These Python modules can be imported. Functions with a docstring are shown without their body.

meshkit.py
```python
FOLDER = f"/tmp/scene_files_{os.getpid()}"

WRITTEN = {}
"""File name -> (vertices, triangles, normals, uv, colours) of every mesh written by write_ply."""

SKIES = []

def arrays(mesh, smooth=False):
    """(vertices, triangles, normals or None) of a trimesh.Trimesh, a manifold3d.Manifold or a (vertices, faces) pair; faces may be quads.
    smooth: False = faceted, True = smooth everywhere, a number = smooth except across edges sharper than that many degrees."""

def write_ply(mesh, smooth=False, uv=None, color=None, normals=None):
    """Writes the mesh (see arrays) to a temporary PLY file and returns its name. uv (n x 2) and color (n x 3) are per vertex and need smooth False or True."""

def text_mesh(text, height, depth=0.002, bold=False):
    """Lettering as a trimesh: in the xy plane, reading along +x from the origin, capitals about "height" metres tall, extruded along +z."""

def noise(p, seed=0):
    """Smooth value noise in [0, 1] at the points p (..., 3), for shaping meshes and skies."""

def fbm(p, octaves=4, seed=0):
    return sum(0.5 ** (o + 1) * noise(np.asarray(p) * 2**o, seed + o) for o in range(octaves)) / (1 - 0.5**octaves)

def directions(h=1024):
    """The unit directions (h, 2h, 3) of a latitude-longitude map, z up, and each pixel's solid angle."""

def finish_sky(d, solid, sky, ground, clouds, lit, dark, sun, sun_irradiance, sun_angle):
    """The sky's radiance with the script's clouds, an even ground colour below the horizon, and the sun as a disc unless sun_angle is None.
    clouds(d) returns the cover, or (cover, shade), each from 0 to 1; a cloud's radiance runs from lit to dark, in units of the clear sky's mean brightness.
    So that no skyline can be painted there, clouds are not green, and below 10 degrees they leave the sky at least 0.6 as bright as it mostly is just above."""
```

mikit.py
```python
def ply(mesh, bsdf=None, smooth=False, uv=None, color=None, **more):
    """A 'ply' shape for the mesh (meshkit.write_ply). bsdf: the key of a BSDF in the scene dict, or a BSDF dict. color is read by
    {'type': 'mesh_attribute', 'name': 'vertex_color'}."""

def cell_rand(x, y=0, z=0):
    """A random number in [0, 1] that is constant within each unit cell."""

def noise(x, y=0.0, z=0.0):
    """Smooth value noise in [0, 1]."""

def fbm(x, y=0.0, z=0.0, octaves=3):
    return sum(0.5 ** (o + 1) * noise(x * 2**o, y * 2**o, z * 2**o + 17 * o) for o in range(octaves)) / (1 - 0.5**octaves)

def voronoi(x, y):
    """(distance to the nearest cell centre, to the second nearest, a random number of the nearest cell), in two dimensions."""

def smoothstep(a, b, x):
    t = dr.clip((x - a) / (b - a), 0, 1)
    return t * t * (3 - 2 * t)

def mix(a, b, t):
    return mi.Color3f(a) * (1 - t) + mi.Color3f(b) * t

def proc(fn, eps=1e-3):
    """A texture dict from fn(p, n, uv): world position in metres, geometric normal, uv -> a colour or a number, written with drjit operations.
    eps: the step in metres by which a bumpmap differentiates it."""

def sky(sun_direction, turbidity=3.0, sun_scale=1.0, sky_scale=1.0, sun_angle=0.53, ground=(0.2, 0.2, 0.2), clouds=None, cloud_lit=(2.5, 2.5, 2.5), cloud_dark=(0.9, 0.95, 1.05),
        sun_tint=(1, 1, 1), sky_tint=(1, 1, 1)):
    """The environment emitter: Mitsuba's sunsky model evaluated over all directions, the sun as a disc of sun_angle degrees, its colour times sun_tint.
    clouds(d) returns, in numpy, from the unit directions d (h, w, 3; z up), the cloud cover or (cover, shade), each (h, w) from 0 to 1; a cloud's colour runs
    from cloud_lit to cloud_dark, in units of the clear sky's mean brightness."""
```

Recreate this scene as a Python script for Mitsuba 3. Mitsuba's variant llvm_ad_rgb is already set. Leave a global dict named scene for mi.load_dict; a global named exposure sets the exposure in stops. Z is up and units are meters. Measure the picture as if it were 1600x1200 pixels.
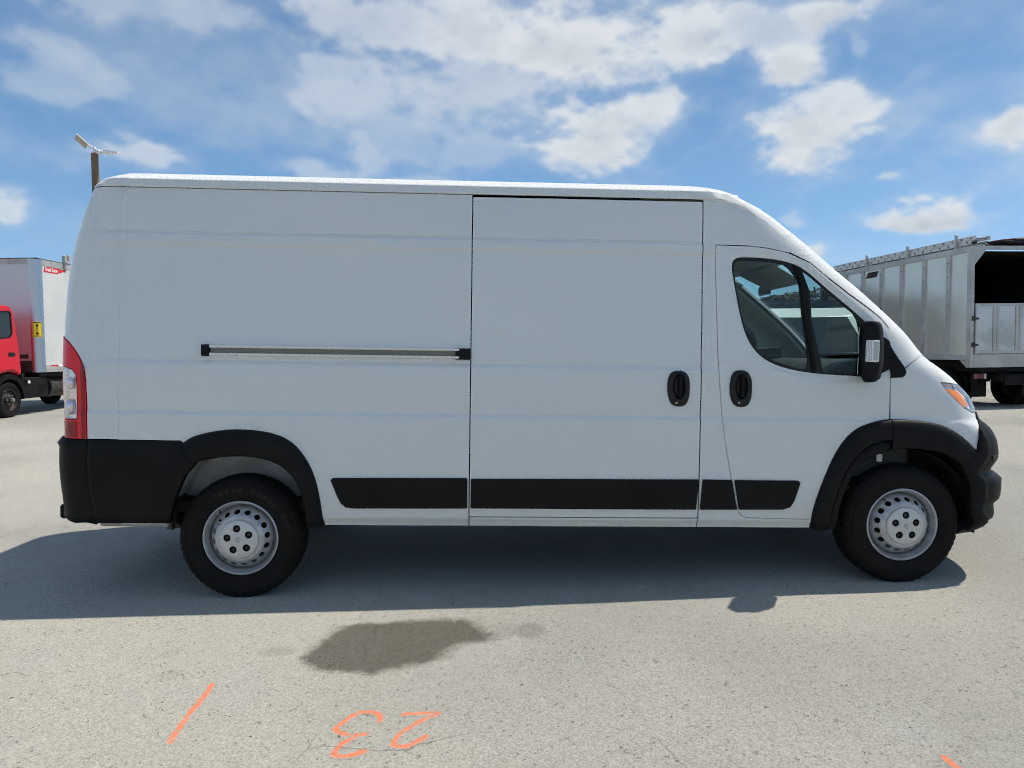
import math, random, itertools
import numpy as np, trimesh, shapely, drjit as dr, mitsuba as mi, mikit, meshkit
import manifold3d as m3
from shapely.geometry import Polygon, LineString, Point, box as sbox
from shapely import affinity
from mikit import noise, fbm, voronoi, cell_rand, smoothstep, mix

random.seed(7); RNG = np.random.default_rng(7)
scene = {'type': 'scene'}
labels = {}
T = mi.ScalarTransform4f

# ------------------------------------------------------------------ camera (a phone held at chest height)
CAM = np.array([1.4843, -4.2276, 1.4568])
YAW, PITCH, ROLL = 0.0357, 0.0452, -0.0117
_f = np.array([math.sin(YAW) * math.cos(PITCH), math.cos(YAW) * math.cos(PITCH), -math.sin(PITCH)])
_r = np.array([math.cos(YAW), -math.sin(YAW), 0]); _u = np.cross(_r, _f)
CAM_UP = -_r * math.sin(ROLL) + _u * math.cos(ROLL)
scene['camera'] = {'type': 'perspective', 'fov': 71.564, 'fov_axis': 'x', 'near_clip': 0.05, 'far_clip': 6000.0,
    'to_world': T().look_at(origin=CAM.tolist(), target=(CAM + _f).tolist(), up=CAM_UP.tolist())
    }
exposure = 1.3

# ------------------------------------------------------------------ sky and sun
# cloud banks: (azimuth deg from +y towards +x, elevation deg, half width, half height, strength)
CLOUDS = [(4.88, 22.46, 9.91, 3.49, 0.95), (-2.67, 23.95, 7.06, 3.01, 0.8), (-8.12, 23.94, 6.46, 2.78, 0.62), (-23.52, 23.13, 10.14, 1.5, 0.32), (-29.12, 18.69, 4.25, 1.52, 0.3), (16.23, 22.5, 4.65, 2.33, 0.9), (22.76, 20.5, 3.12, 2.4, 0.95), (21.32, 22.79, 3.95, 1.37, 0.6), (8.86, 16.81, 5.68, 3.3, 0.95), (12.34, 18.2, 3.88, 2.1, 0.9), (25.11, 15.69, 4.49, 2.61, 0.95), (26.58, 17.18, 2.87, 1.56, 0.85), (25.68, 23.37, 3.5, 0.98, 0.9), (37.07, 14.28, 2.06, 1.99, 0.95), (33.22, 9.43, 3.18, 0.84, 0.95), (25.29, 7.67, 1.71, 0.91, 0.9), (-25.65, 13.85, 3.28, 1.59, 0.62), (-12.55, 20.24, 2.88, 1.35, 0.42), (-9.71, 18.56, 4.19, 1.65, 0.42), (-8.56, 15.47, 1.28, 1.37, 0.4), (-12.71, 14.05, 2.89, 0.82, 0.4), (-33.17, 9.67, 1.25, 0.88, 0.7), (29.59, 11.97, 1.03, 0.38, 0.6), (-0.79, 15.63, 3.56, 1.66, 0.3), (28.6, 21.33, 0.88, 0.99, 0.25), (-1.73, 19.92, 7.6, 1.99, 0.5), (24.49, 10.24, 0.95, 0.45, 0.35), (-5.87, 13.46, 3.02, 0.47, 0.25), (-5.81, 16.48, 4.53, 1.81, 0.22)]
def clouds(d):
    az = np.degrees(np.arctan2(d[..., 0], d[..., 1])); el = np.degrees(np.arcsin(np.clip(d[..., 2], -1, 1)))
    w = d + .045 * np.stack([meshkit.fbm(d * 7, 5, 40) - .5, meshkit.fbm(d * 7, 5, 50) - .5, meshkit.fbm(d * 7, 5, 60) - .5], -1)
    n1 = meshkit.fbm(w * np.array([9, 9, 14.0]), 6, 3); n2 = meshkit.fbm(w * np.array([26, 26, 38.0]) + 5, 6, 11)
    n3 = meshkit.fbm(w * np.array([3.0, 3.0, 9.0]) + 9, 6, 23); n4 = meshkit.fbm(w * np.array([75, 75, 95.0]) + 2, 5, 31)
    wa = az + (n1 - .5) * 6; we = el + (np.roll(n1, 97, 1) - .5) * 4
    body = np.zeros(az.shape); low = np.zeros(az.shape); top = np.zeros(az.shape); tot = np.full(az.shape, 1e-6)
    for a, e, ra, re, st in CLOUDS:
        q = np.sqrt(((wa - a) / ra) ** 2 + ((we - e) / re) ** 2); c = np.maximum(1.16 - 1.08 * q, -1.6); k = np.exp(7 * c)
        body += k; low += k * np.clip((e - el) / re, -2, 2); top += k * st; tot += k
    low /= tot; top /= tot; body = np.maximum(np.log(body + 1e-9) / 7, -1.5)
    puff = body + (n2 - .5) * 1.15 + (n4 - .5) * .55 + (n1 - .5) * .5
    cov = ss01(-.12, .62, puff) * np.clip(top, 0, 1)
    wisp = ss01(-.75, .9, body + (n2 - .5) * 1.6 + (n4 - .5) * .5) * .30 * np.clip(top * 1.2, 0, 1)
    veil = .30 * ss01(.36, .80, n3 + (n2 - .5) * .30 + (n1 - .5) * .25) * np.clip(el / 12, 0, 1)
    away = np.clip((np.abs(az) - 44) / 12, 0, 1) + np.clip((el - 36) / 10, 0, 1)
    far = ss01(.53, .70, meshkit.fbm(w * np.array([4, 4, 7.0]) + 31, 6, 5) + (n2 - .5) * .25) * np.clip(away, 0, 1) * np.clip(el / 8, 0, 1)  # unseen clouds outside the view, their cover set to shape the ambient light
    cov = np.clip(1 - (1 - np.maximum(np.maximum(cov, wisp), far * .9)) * (1 - veil), 0, .95)
    shade = np.clip(.04 + .34 * low + 1.7 * (.5 - n2) + .9 * (.5 - n4) + .35 * ss01(.3, 1.0, puff), 0, 1) * ss01(.25, .9, cov)
    return cov, shade
def ss01(a, b, x): t = np.clip((x - a) / (b - a), 0, 1); return t * t * (3 - 2 * t)
SUN = (0.535, 0.12, 1.0)
scene['sky'] = mikit.sky(SUN, turbidity=3.0, sun_scale=1.44, clouds=clouds, cloud_lit=(2.42, 2.54, 2.64), cloud_dark=(1.75, 1.92, 2.1), ground=(.28, .28, .26), sun_tint=(.96, 1.0, 1.09), sky_tint=(1.03, 1.24, 1.31))
labels['sky'] = {'label': 'blue sky with scattered white clouds', 'kind': 'structure'}

# ------------------------------------------------------------------ materials
def pr(c, rough=.5, metal=0., spec=.5, **k):
    return {'type': 'twosided', 'b': {'type': 'principled', 'base_color': c if isinstance(c, dict) else {'type': 'rgb', 'value': list(c)}, 'roughness': rough, 'metallic': metal, 'specular': spec, **k}}
def mat(name, d): scene[name] = d; return name
def dusty(c, dirt, amt, sc=3.0):
    def fn(p, n, uv):
        k = fbm(p.x * sc, p.y * sc, p.z * sc, octaves=4); low = smoothstep(.75, .40, p.z) * .8 + .1
        return mix(c, dirt, dr.clip(amt * low * (.4 + 1.3 * k), 0, 1))
    return mikit.proc(fn)
def speck(c0, c1, sc, lo=.35, hi=.65, oc=4):
    def fn(p, n, uv): return mix(c0, c1, smoothstep(lo, hi, fbm(p.x * sc, p.y * sc, p.z * sc, octaves=oc)))
    return mikit.proc(fn)
mat('white_paint', pr(dusty((.62, .655, .66), (.50, .48, .42), .30), .17, 0, .55, clearcoat=.5, clearcoat_gloss=.93))
def grain_fn(p, n, uv): return fbm(p.x * 420, p.y * 420, p.z * 420, octaves=2)
mat('black_plastic', {'type': 'bumpmap', 'arbitrary': mikit.proc(grain_fn, eps=4e-4), 'scale': .00022,
    'bsdf': pr(speck((.0055, .0058, .0065), (.0085, .0085, .0092), 5), .5, 0, .14)})
mat('gloss_black', pr((.007, .007, .008), .34, 0, .3))
mat('matt_black', pr((.012, .012, .013), .8, 0, .2))
def rub_fn(p, n, uv):
    k = fbm(p.x * 14, p.y * 14, p.z * 14, octaves=4); d = smoothstep(.25, .0, p.z)
    return mix((.0055, .0055, .006), (.022, .021, .019), dr.clip(k * .5 + d * .5 * k, 0, 1))
mat('tyre_rubber', pr(mikit.proc(rub_fn), .75, 0, .12))
mat('tyre_letter', pr((.020, .020, .021), .6, 0, .3))
mat('wheel_silver', pr(speck((.44, .45, .47), (.36, .37, .38), 22), .42, .5, .5))
mat('cap_silver', pr((.52, .53, .52), .42, .3, .5))
mat('dark_steel', pr(speck((.03, .03, .032), (.07, .06, .05), 9), .6, .4, .4))
mat('steel', pr((.34, .34, .33), .4, .8, .5))
mat('chrome', {'type': 'roughconductor', 'material': 'Cr', 'alpha': .06})
mat('track_metal', {'type': 'roughconductor', 'material': 'Al', 'alpha': .22, 'specular_reflectance': {'type': 'rgb', 'value': [.72, .70, .66]}})
mat('inner_grey', pr((.46, .47, .43), .75, 0, .3))
mat('headliner', pr((.36, .36, .34), .9, 0, .2))
mat('dash_dark', pr(speck((.010, .0105, .0115), (.017, .017, .018), 40), .62, 0, .4))
mat('seat_cloth', pr(speck((.035, .036, .04), (.055, .055, .06), 60), .9, 0, .2))
mat('wheelhouse', pr(speck((.44, .45, .45), (.30, .29, .27), 6), .6, 0, .3))
mat('red_lens', pr((.72, .008, .022), .1, 0, .4, clearcoat=.4, clearcoat_gloss=.99))
mat('dark_red_lens', pr((.26, .004, .012), .1, 0, .4, clearcoat=.4, clearcoat_gloss=.99))
mat('amber_lens', pr((.84, .24, .004), .15, 0, .35))
mat('dim_amber', pr((.16, .07, .03), .4)); mat('dim_red', pr((.10, .012, .014), .4)); mat('clear_lens', {'type': 'thindielectric', 'int_ior': 1.5})  # truck tail lamp lenses: their shadow is put into the dim colours
mat('side_glass', {'type': 'thindielectric', 'int_ior': 1.52, 'specular_transmittance': {'type': 'rgb', 'value': [.76, .91, .87]}, 'specular_reflectance': {'type': 'rgb', 'value': [.32, .32, .32]}})
mat('screen_glass', {'type': 'thindielectric', 'int_ior': 1.52, 'specular_transmittance': {'type': 'rgb', 'value': [.74, .86, .84]}})
mat('mirror_glass', {'type': 'roughconductor', 'material': 'Ag', 'alpha': .02})
mat('lamp_grey', pr((.42, .43, .45), .3, 0, .5))
mat('lamp_white', pr((.75, .76, .78), .25, 0, .5))

# ------------------------------------------------------------------ scene bookkeeping
_used = {}
def key(name):
    _used[name] = _used.get(name, -1) + 1
    return name if _used[name] == 0 else f'{name}_{_used[name]:03d}'
def add(name, mesh, m, smooth=False, **k):
    kk = key(name); scene[kk] = mikit.ply(mesh, m, smooth=smooth, **k); return kk
def label(k, text, cat=None, group=None, kind=None):
    labels[k] = {'label': text}
    if cat: labels[k]['category'] = cat
    if group: labels[k]['group'] = group
    if kind: labels[k]['kind'] = kind
cat_ = trimesh.util.concatenate
def bx(x0, x1, y0, y1, z0, z1, ch=0.):
    e = np.array([x1 - x0, y1 - y0, z1 - z0], float); c = np.array([x0 + x1, y0 + y1, z0 + z1]) / 2
    if ch <= 0: m = trimesh.creation.box(e)
    else:
        ch = min(ch, .45 * abs(e).min()); P = []
        for s in np.ndindex(2, 2, 2):
            g = np.array(s) * 2 - 1; h = e / 2 * g
            for a in range(3): q = h - g * ch; q[a] = h[a]; P.append(q)
        m = trimesh.convex.convex_hull(np.array(P))
    m.apply_translation(c); return m
def tube(pts, r, n=10, cap=True):
    p = np.asarray(pts, float); r = np.broadcast_to(r, (len(p),)); t = np.gradient(p, axis=0); t /= np.linalg.norm(t, axis=1, keepdims=True)
    ref = np.array([0, 0, 1.]) if abs(t[:, 2]).max() < .95 else np.array([1., .3, 0])
    a = np.cross(t, ref); a /= np.linalg.norm(a, axis=1, keepdims=True); b = np.cross(t, a)
    an = np.arange(n) * 2 * np.pi / n
    v = (p[:, None] + r[:, None, None] * (np.cos(an)[None, :, None] * a[:, None] + np.sin(an)[None, :, None] * b[:, None])).reshape(-1, 3); F = []
    for i in range(len(p) - 1):
        for j in range(n):
            q = [i * n + j, i * n + (j + 1) % n, (i + 1) * n + (j + 1) % n, (i + 1) * n + j]; F += [[q[0], q[2], q[1]], [q[0], q[3], q[2]]]
    if cap:
        for e, o in ((0, 1), (len(p) - 1, -1)):
            for j in range(1, n - 1): F.append([e * n, e * n + j, e * n + j + 1][::o])
    return trimesh.Trimesh(v, F, process=False)
def lathe_y(prof, n=72, arc=None):
    """profile (r, y) turned about the y axis"""
    pr_ = np.asarray(prof, float); k = len(pr_); an = np.linspace(0, 2 * np.pi, n, endpoint=False)
    v = np.stack([pr_[None, :, 0] * np.cos(an)[:, None], np.broadcast_to(pr_[None, :, 1], (n, k)), pr_[None, :, 0] * np.sin(an)[:, None]], -1).reshape(-1, 3)
    F = []
    for i in range(n):
        for j in range(k - 1):
            q = [i * k + j, i * k + j + 1, ((i + 1) % n) * k + j + 1, ((i + 1) % n) * k + j]; F += [[q[0], q[1], q[2]], [q[0], q[2], q[3]]]
    return trimesh.Trimesh(v, F, process=False)
def prism(poly, depth):
    return cat_([trimesh.creation.extrude_polygon(g, depth, engine='earcut') for g in getattr(poly, 'geoms', [poly])])
def hull(pts): return trimesh.convex.convex_hull(np.asarray(pts, float))
def to_m3(m): return m3.Manifold(m3.Mesh(np.asarray(m.vertices, np.float32), np.asarray(m.faces, np.uint32)))
def from_m3(m): q = m.to_mesh(); return trimesh.Trimesh(np.asarray(q.vert_properties[:, :3], float), np.asarray(q.tri_verts, int), process=False)

# ------------------------------------------------------------------ the van's body surface
# van frame: x forward from the rear axle, y away from the near side, z up; the van stands nose down by RAKE
RAKE, HALF = .026, 1.025
def v2w(v):
    v = np.asarray(v, float); c, s = math.cos(RAKE), math.sin(RAKE)
    return np.stack([v[..., 0] * c + v[..., 2] * s, v[..., 1], -v[..., 0] * s + v[..., 2] * c], -1)
def wv(m): m = m.copy(); m.vertices = v2w(m.vertices); return m
def flip(m): m = m.copy(); m.vertices = np.asarray(m.vertices) * [1, -1, 1] + [0, 2 * HALF, 0]; m.faces = np.asarray(m.faces)[:, ::-1]; return m
def interp(tab):
    a = np.array(tab, float); a = a[np.argsort(a[:, 0])]
    from scipy.interpolate import PchipInterpolator
    f = PchipInterpolator(a[:, 0], a[:, 1])
    return lambda z: f(np.clip(z, a[0, 0], a[-1, 0]))
XFf = interp([(2.548, 2.475), (2.540, 2.713), (2.520, 2.908), (2.490, 3.035), (2.450, 3.137), (2.400, 3.258), (2.266, 3.468), (2.071, 3.723), (1.886, 3.955), (1.655, 4.210), (1.504, 4.343), (1.436, 4.445), (1.368, 4.542), (1.323, 4.595), (1.254, 4.676), (1.164, 4.735), (1.111, 4.758), (1.059, 4.824), (0.968, 4.874), (0.886, 4.886), (0.790, 4.836), (0.741, 4.913), (0.630, 4.910), (0.587, 4.868), (0.512, 4.876), (0.449, 4.790), (0.398, 4.615), (0.360, 4.560)])
Df = interp([(2.55, .18), (2.5, .26), (2.4, .40), (2.2, .5), (2.0, .55), (1.6, .53), (1.3, .45), (1.1, .42), (.3, .42)])
XRf = interp([(2.548, -.66), (2.535, -.75), (2.521, -.80), (2.48, -.866), (2.447, -.908), (2.348, -.953), (2.209, -.993), (2.106, -1.018), (2.031, -1.033), (1.879, -1.053), (1.65, -1.070), (1.537, -1.075), (1.27, -1.077), (1.12, -1.071), (.97, -1.064), (.93, -1.09), (.81, -1.094), (.62, -1.08), (.5, -1.066), (.40, -1.04)])
Yplain = interp([(.36, .060), (.42, .042), (.445, .034), (.47, .022), (.488, .010), (.497, .006), (.56, .003), (.75, .0), (1.095, .0), (1.104, .0012), (1.118, .0090), (1.121, .0118), (1.125, .0118), (1.131, .0104), (1.16, .0098), (1.25, .0056), (1.36, .0064), (1.6, .014), (1.9, .0265), (2.1, .0375), (2.140, .0405),
    (2.156, .0412), (2.161, .0430), (2.169, .0530), (2.172, .0575), (2.177, .0575), (2.181, .0520), (2.187, .0512), (2.25, .0540), (2.38, .0615), (2.41, .0640), (2.427, .0645), (2.4305, .0640), (2.436, .0525), (2.445, .0520), (2.480, .0540), (2.484, .0560), (2.488, .0610), (2.495, .0720), (2.508, .094), (2.52, .116), (2.532, .147), (2.542, .19), (2.548, .24)])
Ycab = interp([(.36, .060), (.42, .042), (.445, .034), (.47, .022), (.488, .010), (.497, .006), (.56, .003), (.75, .0), (1.095, .0), (1.104, .0012), (1.120, .0060), (1.128, .0072), (1.145, .0078), (1.25, .0056), (1.36, .0064), (1.6, .014), (1.9, .0265), (2.1, .0375), (2.2, .0455), (2.3, .0535), (2.38, .0600), (2.42, .0635), (2.45, .067), (2.47, .071), (2.485, .077), (2.495, .084), (2.508, .098), (2.52, .117), (2.532, .147), (2.542, .19), (2.548, .24)])
Yrec = interp([(.36, 0), (1.36, 0), (1.396, .0004), (1.403, .0016), (1.420, .0105), (1.424, .0135), (1.428, .0135), (1.433, .0115), (1.6, .0105), (2.088, .0095), (2.094, .0088), (2.110, .0010), (2.116, 0), (2.6, 0)])
LF, LR, DRX, DRY = .75, .15, .13, .16
def ss(a, b, x): t = np.clip((x - a) / (b - a), 0, 1); return t * t * (3 - 2 * t)
EXTRA = [lambda s, z: .0016 * np.sin(s * 5.1 + 1.3 * np.sin(z * 3.7)) * np.sin(z * 6.3 + .9 * np.sin(s * 2.9)) + .0005 * np.sin(s * 13.7 + z * 4.1) * np.sin(z * 11.3)]                        # further relief: functions (s, z) -> depth
def surf0(s, z):
    s, z = np.broadcast_arrays(np.asarray(s, float), np.asarray(z, float))
    XF, D, XR = XFf(z), Df(z), XRf(z)
    kc = np.maximum(ss(2.74, 2.83, s) * (1 - ss(2.42, 2.44, z) * (1 - ss(2.80, 3.0, s))), (1 - ss(-.90, -.82, s)) * (1 - ss(2.38, 2.42, z)))
    base = Yplain(z) * (1 - kc) + Ycab(z) * kc + Yrec(z) * ss(-.845, -.815, s) * (1 - ss(2.79, 2.90, s))
    for e in EXTRA: base = base + e(s, z)
    base = base + .010 * ss(2.8, 3.9, s) * ss(1.0, 1.5, z) + .004 * ss(2.757, 2.772, s) * (1 - ss(2.795, 2.812, s)) * ss(1.42, 1.46, z) * (1 - ss(2.08, 2.11, z))
    xc = XF - D; ph = np.clip((s - xc) / LF, 0, np.pi / 2)
    mm = 2 + 2.2 * ss(1.12, 1.6, z); x = np.where(s > xc, xc + D * np.sin(ph), s)
    y = base + np.where(s > xc, (HALF - base) * (1 - np.clip(1 - np.sin(ph) ** mm, 0, 1) ** (1 / 2.4)), 0)
    xa = XR + DRX; pr_ = np.clip((xa - s) / LR, 0, None); pc = np.clip(pr_, 0, np.pi / 2)
    x = np.where(s < xa, xa - DRX * np.sin(pc), x)
    y = np.where(s < xa, y + DRY * (1 - np.cos(pc)) + np.clip(pr_ - np.pi / 2, 0, None) * LR, y)
    return np.stack([x, y, z], -1)
def surf(s, z, off=0.):
    """off: metres outwards along the normal"""
    P = surf0(s, z)
    if np.all(np.asarray(off) == 0): return P
    e = 4e-3; a = surf0(np.asarray(s) + e, z) - surf0(np.asarray(s) - e, z); b = surf0(s, np.asarray(z) + e) - surf0(s, np.asarray(z) - e)
    n = np.cross(a, b); n /= np.maximum(np.linalg.norm(n, axis=-1, keepdims=True), 1e-9)
    return P + n * np.asarray(off)[..., None]
# ------------------------------------------------------------------ panel mesher: a polygon of the (s, z) sheet laid onto the body
def grid_lines(lo, hi, step, fine=()):
    L = set(np.round(np.arange(math.floor(lo / step), math.ceil(hi / step) + 1) * step, 5))
    for a, b, st in fine:
        if b > lo and a < hi: L |= set(np.round(np.arange(math.floor(a / st), math.ceil(b / st) + 1) * st, 5))
    L = np.array(sorted(L)); keep = [L[0]]
    for v in L[1:]:
        if v - keep[-1] > .0012: keep.append(v)
    return np.array(keep)
FINE_Z = [(.44, .50, .008), (1.09, 1.135, .003), (1.39, 1.436, .003), (2.08, 2.12, .004), (2.152, 2.190, .0025), (2.42, 2.448, .003), (2.474, 2.50, .003), (2.50, 2.55, .004)]
FINE_S = [(-.86, -.80, .008), (2.75, 2.82, .008)]
def sheet(poly, step=.04, fz=FINE_Z, fs=FINE_S):
    """triangles of a polygon, cut along a grid: (points (n, 2), faces)"""
    V, F, ix = [], [], {}
    def vid(p):
        k = (round(p[0], 5), round(p[1], 5))
        if k not in ix: ix[k] = len(V); V.append(k)
        return ix[k]
    for g in getattr(poly, 'geoms', [poly]):
        if g.is_empty or g.geom_type != 'Polygon' or g.area < 1e-7: continue
        x0, z0, x1, z1 = g.bounds; xs, zs = grid_lines(x0, x1, step, fs), grid_lines(z0, z1, step, fz)
        X0, Z0 = np.meshgrid(xs[:-1], zs[:-1], indexing='ij'); X1, Z1 = np.meshgrid(xs[1:], zs[1:], indexing='ij')
        cells = shapely.box(X0.ravel(), Z0.ravel(), X1.ravel(), Z1.ravel()); shapely.prepare(g)
        inside = shapely.contains_properly(g, cells); hit = shapely.intersects(g, cells) & ~inside
        for c in np.nonzero(inside)[0]:
            a, b, c_, d = X0.ravel()[c], Z0.ravel()[c], X1.ravel()[c], Z1.ravel()[c]
            q = [vid(p) for p in ((a, b), (c_, b), (c_, d), (a, d))]; F += [[q[0], q[1], q[2]], [q[0], q[2], q[3]]]
        for it in shapely.intersection(g, cells[hit]):
            for h in getattr(it, 'geoms', [it]):
                if h.geom_type != 'Polygon' or h.area < 1e-9: continue
                v, f = trimesh.creation.triangulate_polygon(h, engine='earcut')
                r = [vid(p) for p in v]
                for t in f:
                    t = [r[t[0]], r[t[1]], r[t[2]]]
                    if len(set(t)) == 3:
                        (ax, ay), (bx_, by), (cx, cy) = V[t[0]], V[t[1]], V[t[2]]
                        F.append(t if (bx_ - ax) * (cy - ay) - (by - ay) * (cx - ax) > 0 else t[::-1])
    return np.array(V), np.array(F)
def edges_once(F):
    E = np.vstack([F[:, [0, 1]], F[:, [1, 2]], F[:, [2, 0]]]); k = {}
    for a, b in E:
        if (b, a) in k: del k[(b, a)]
        else: k[(a, b)] = 1
    return np.array(list(k))
def panel(poly, off=0., rim=.022, step=.04, round_=.0025, fz=FINE_Z, fs=FINE_S, near=True, far=False, clip_front=True):
    """the sheet on the body with a folded edge; off: a number or a function of (s, z)"""
    if clip_front:
        zz = np.linspace(.3, 2.56, 60); lim = XFf(zz) - Df(zz) + LF * np.pi / 2
        lo = XRf(zz) + DRX - LR * np.pi / 2 - (HALF - DRY - Yplain(zz)); poly = poly.intersection(Polygon(list(zip(lo + 1e-6, zz))[::-1] + list(zip(lim - 1e-6, zz))))
    V, F = sheet(poly, step, fz, fs)
    o = off(V[:, 0], V[:, 1]) if callable(off) else np.full(len(V), float(off))
    P = surf(V[:, 0], V[:, 1], o + 1e-7)
    m = [(P, F)]
    if rim:
        E = edges_once(F); ids = np.unique(E); mp = {a: i for i, a in enumerate(ids)}
        mid = (XFf(V[ids, 1]) - Df(V[ids, 1]) + LF * np.pi / 2 - V[ids, 0] < .003) | (V[ids, 0] - (XRf(V[ids, 1]) + DRX - LR * np.pi / 2 - (HALF - DRY - Yplain(V[ids, 1]))) < .003)         # no fold on the van's centre line
        r1 = surf(V[ids, 0], V[ids, 1], o[ids] - rim); n0 = len(P); R = []
        for a, b in E:
            if mid[mp[a]] and mid[mp[b]]: continue
            R += [[a, n0 + mp[a], n0 + mp[b]], [a, n0 + mp[b], b]]
        P = np.vstack([P, r1]); F = np.vstack([F, np.array(R)]) if R else F
    t = trimesh.Trimesh(P, F, process=False); out = []
    if near: out.append(t)
    if far: out.append(flip(t))
    return wv(cat_(out) if len(out) > 1 else out[0])
def chaikin(pts, n=2, closed=False):
    p = np.array(pts, float)
    for _ in range(n):
        a, b = (p, np.roll(p, -1, 0)) if closed else (p[:-1], p[1:])
        q = np.empty((2 * len(a), 2)); q[0::2] = .75 * a + .25 * b; q[1::2] = .25 * a + .75 * b
        p = q if closed else np.vstack([p[:1], q, p[-1:]])
    return [tuple(v) for v in p]
def spline(pts, n=40):
    from scipy.interpolate import CubicSpline
    p = np.array(pts, float); t = np.r_[0, np.cumsum(np.sqrt(np.linalg.norm(np.diff(p, axis=0), axis=1)))]
    return [tuple(v) for v in CubicSpline(t, p)(np.linspace(0, t[-1], n))]
def rnd(poly, r): return poly.buffer(-r).buffer(2 * r).buffer(-r)
def flr(a): return Polygon(a)

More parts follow.
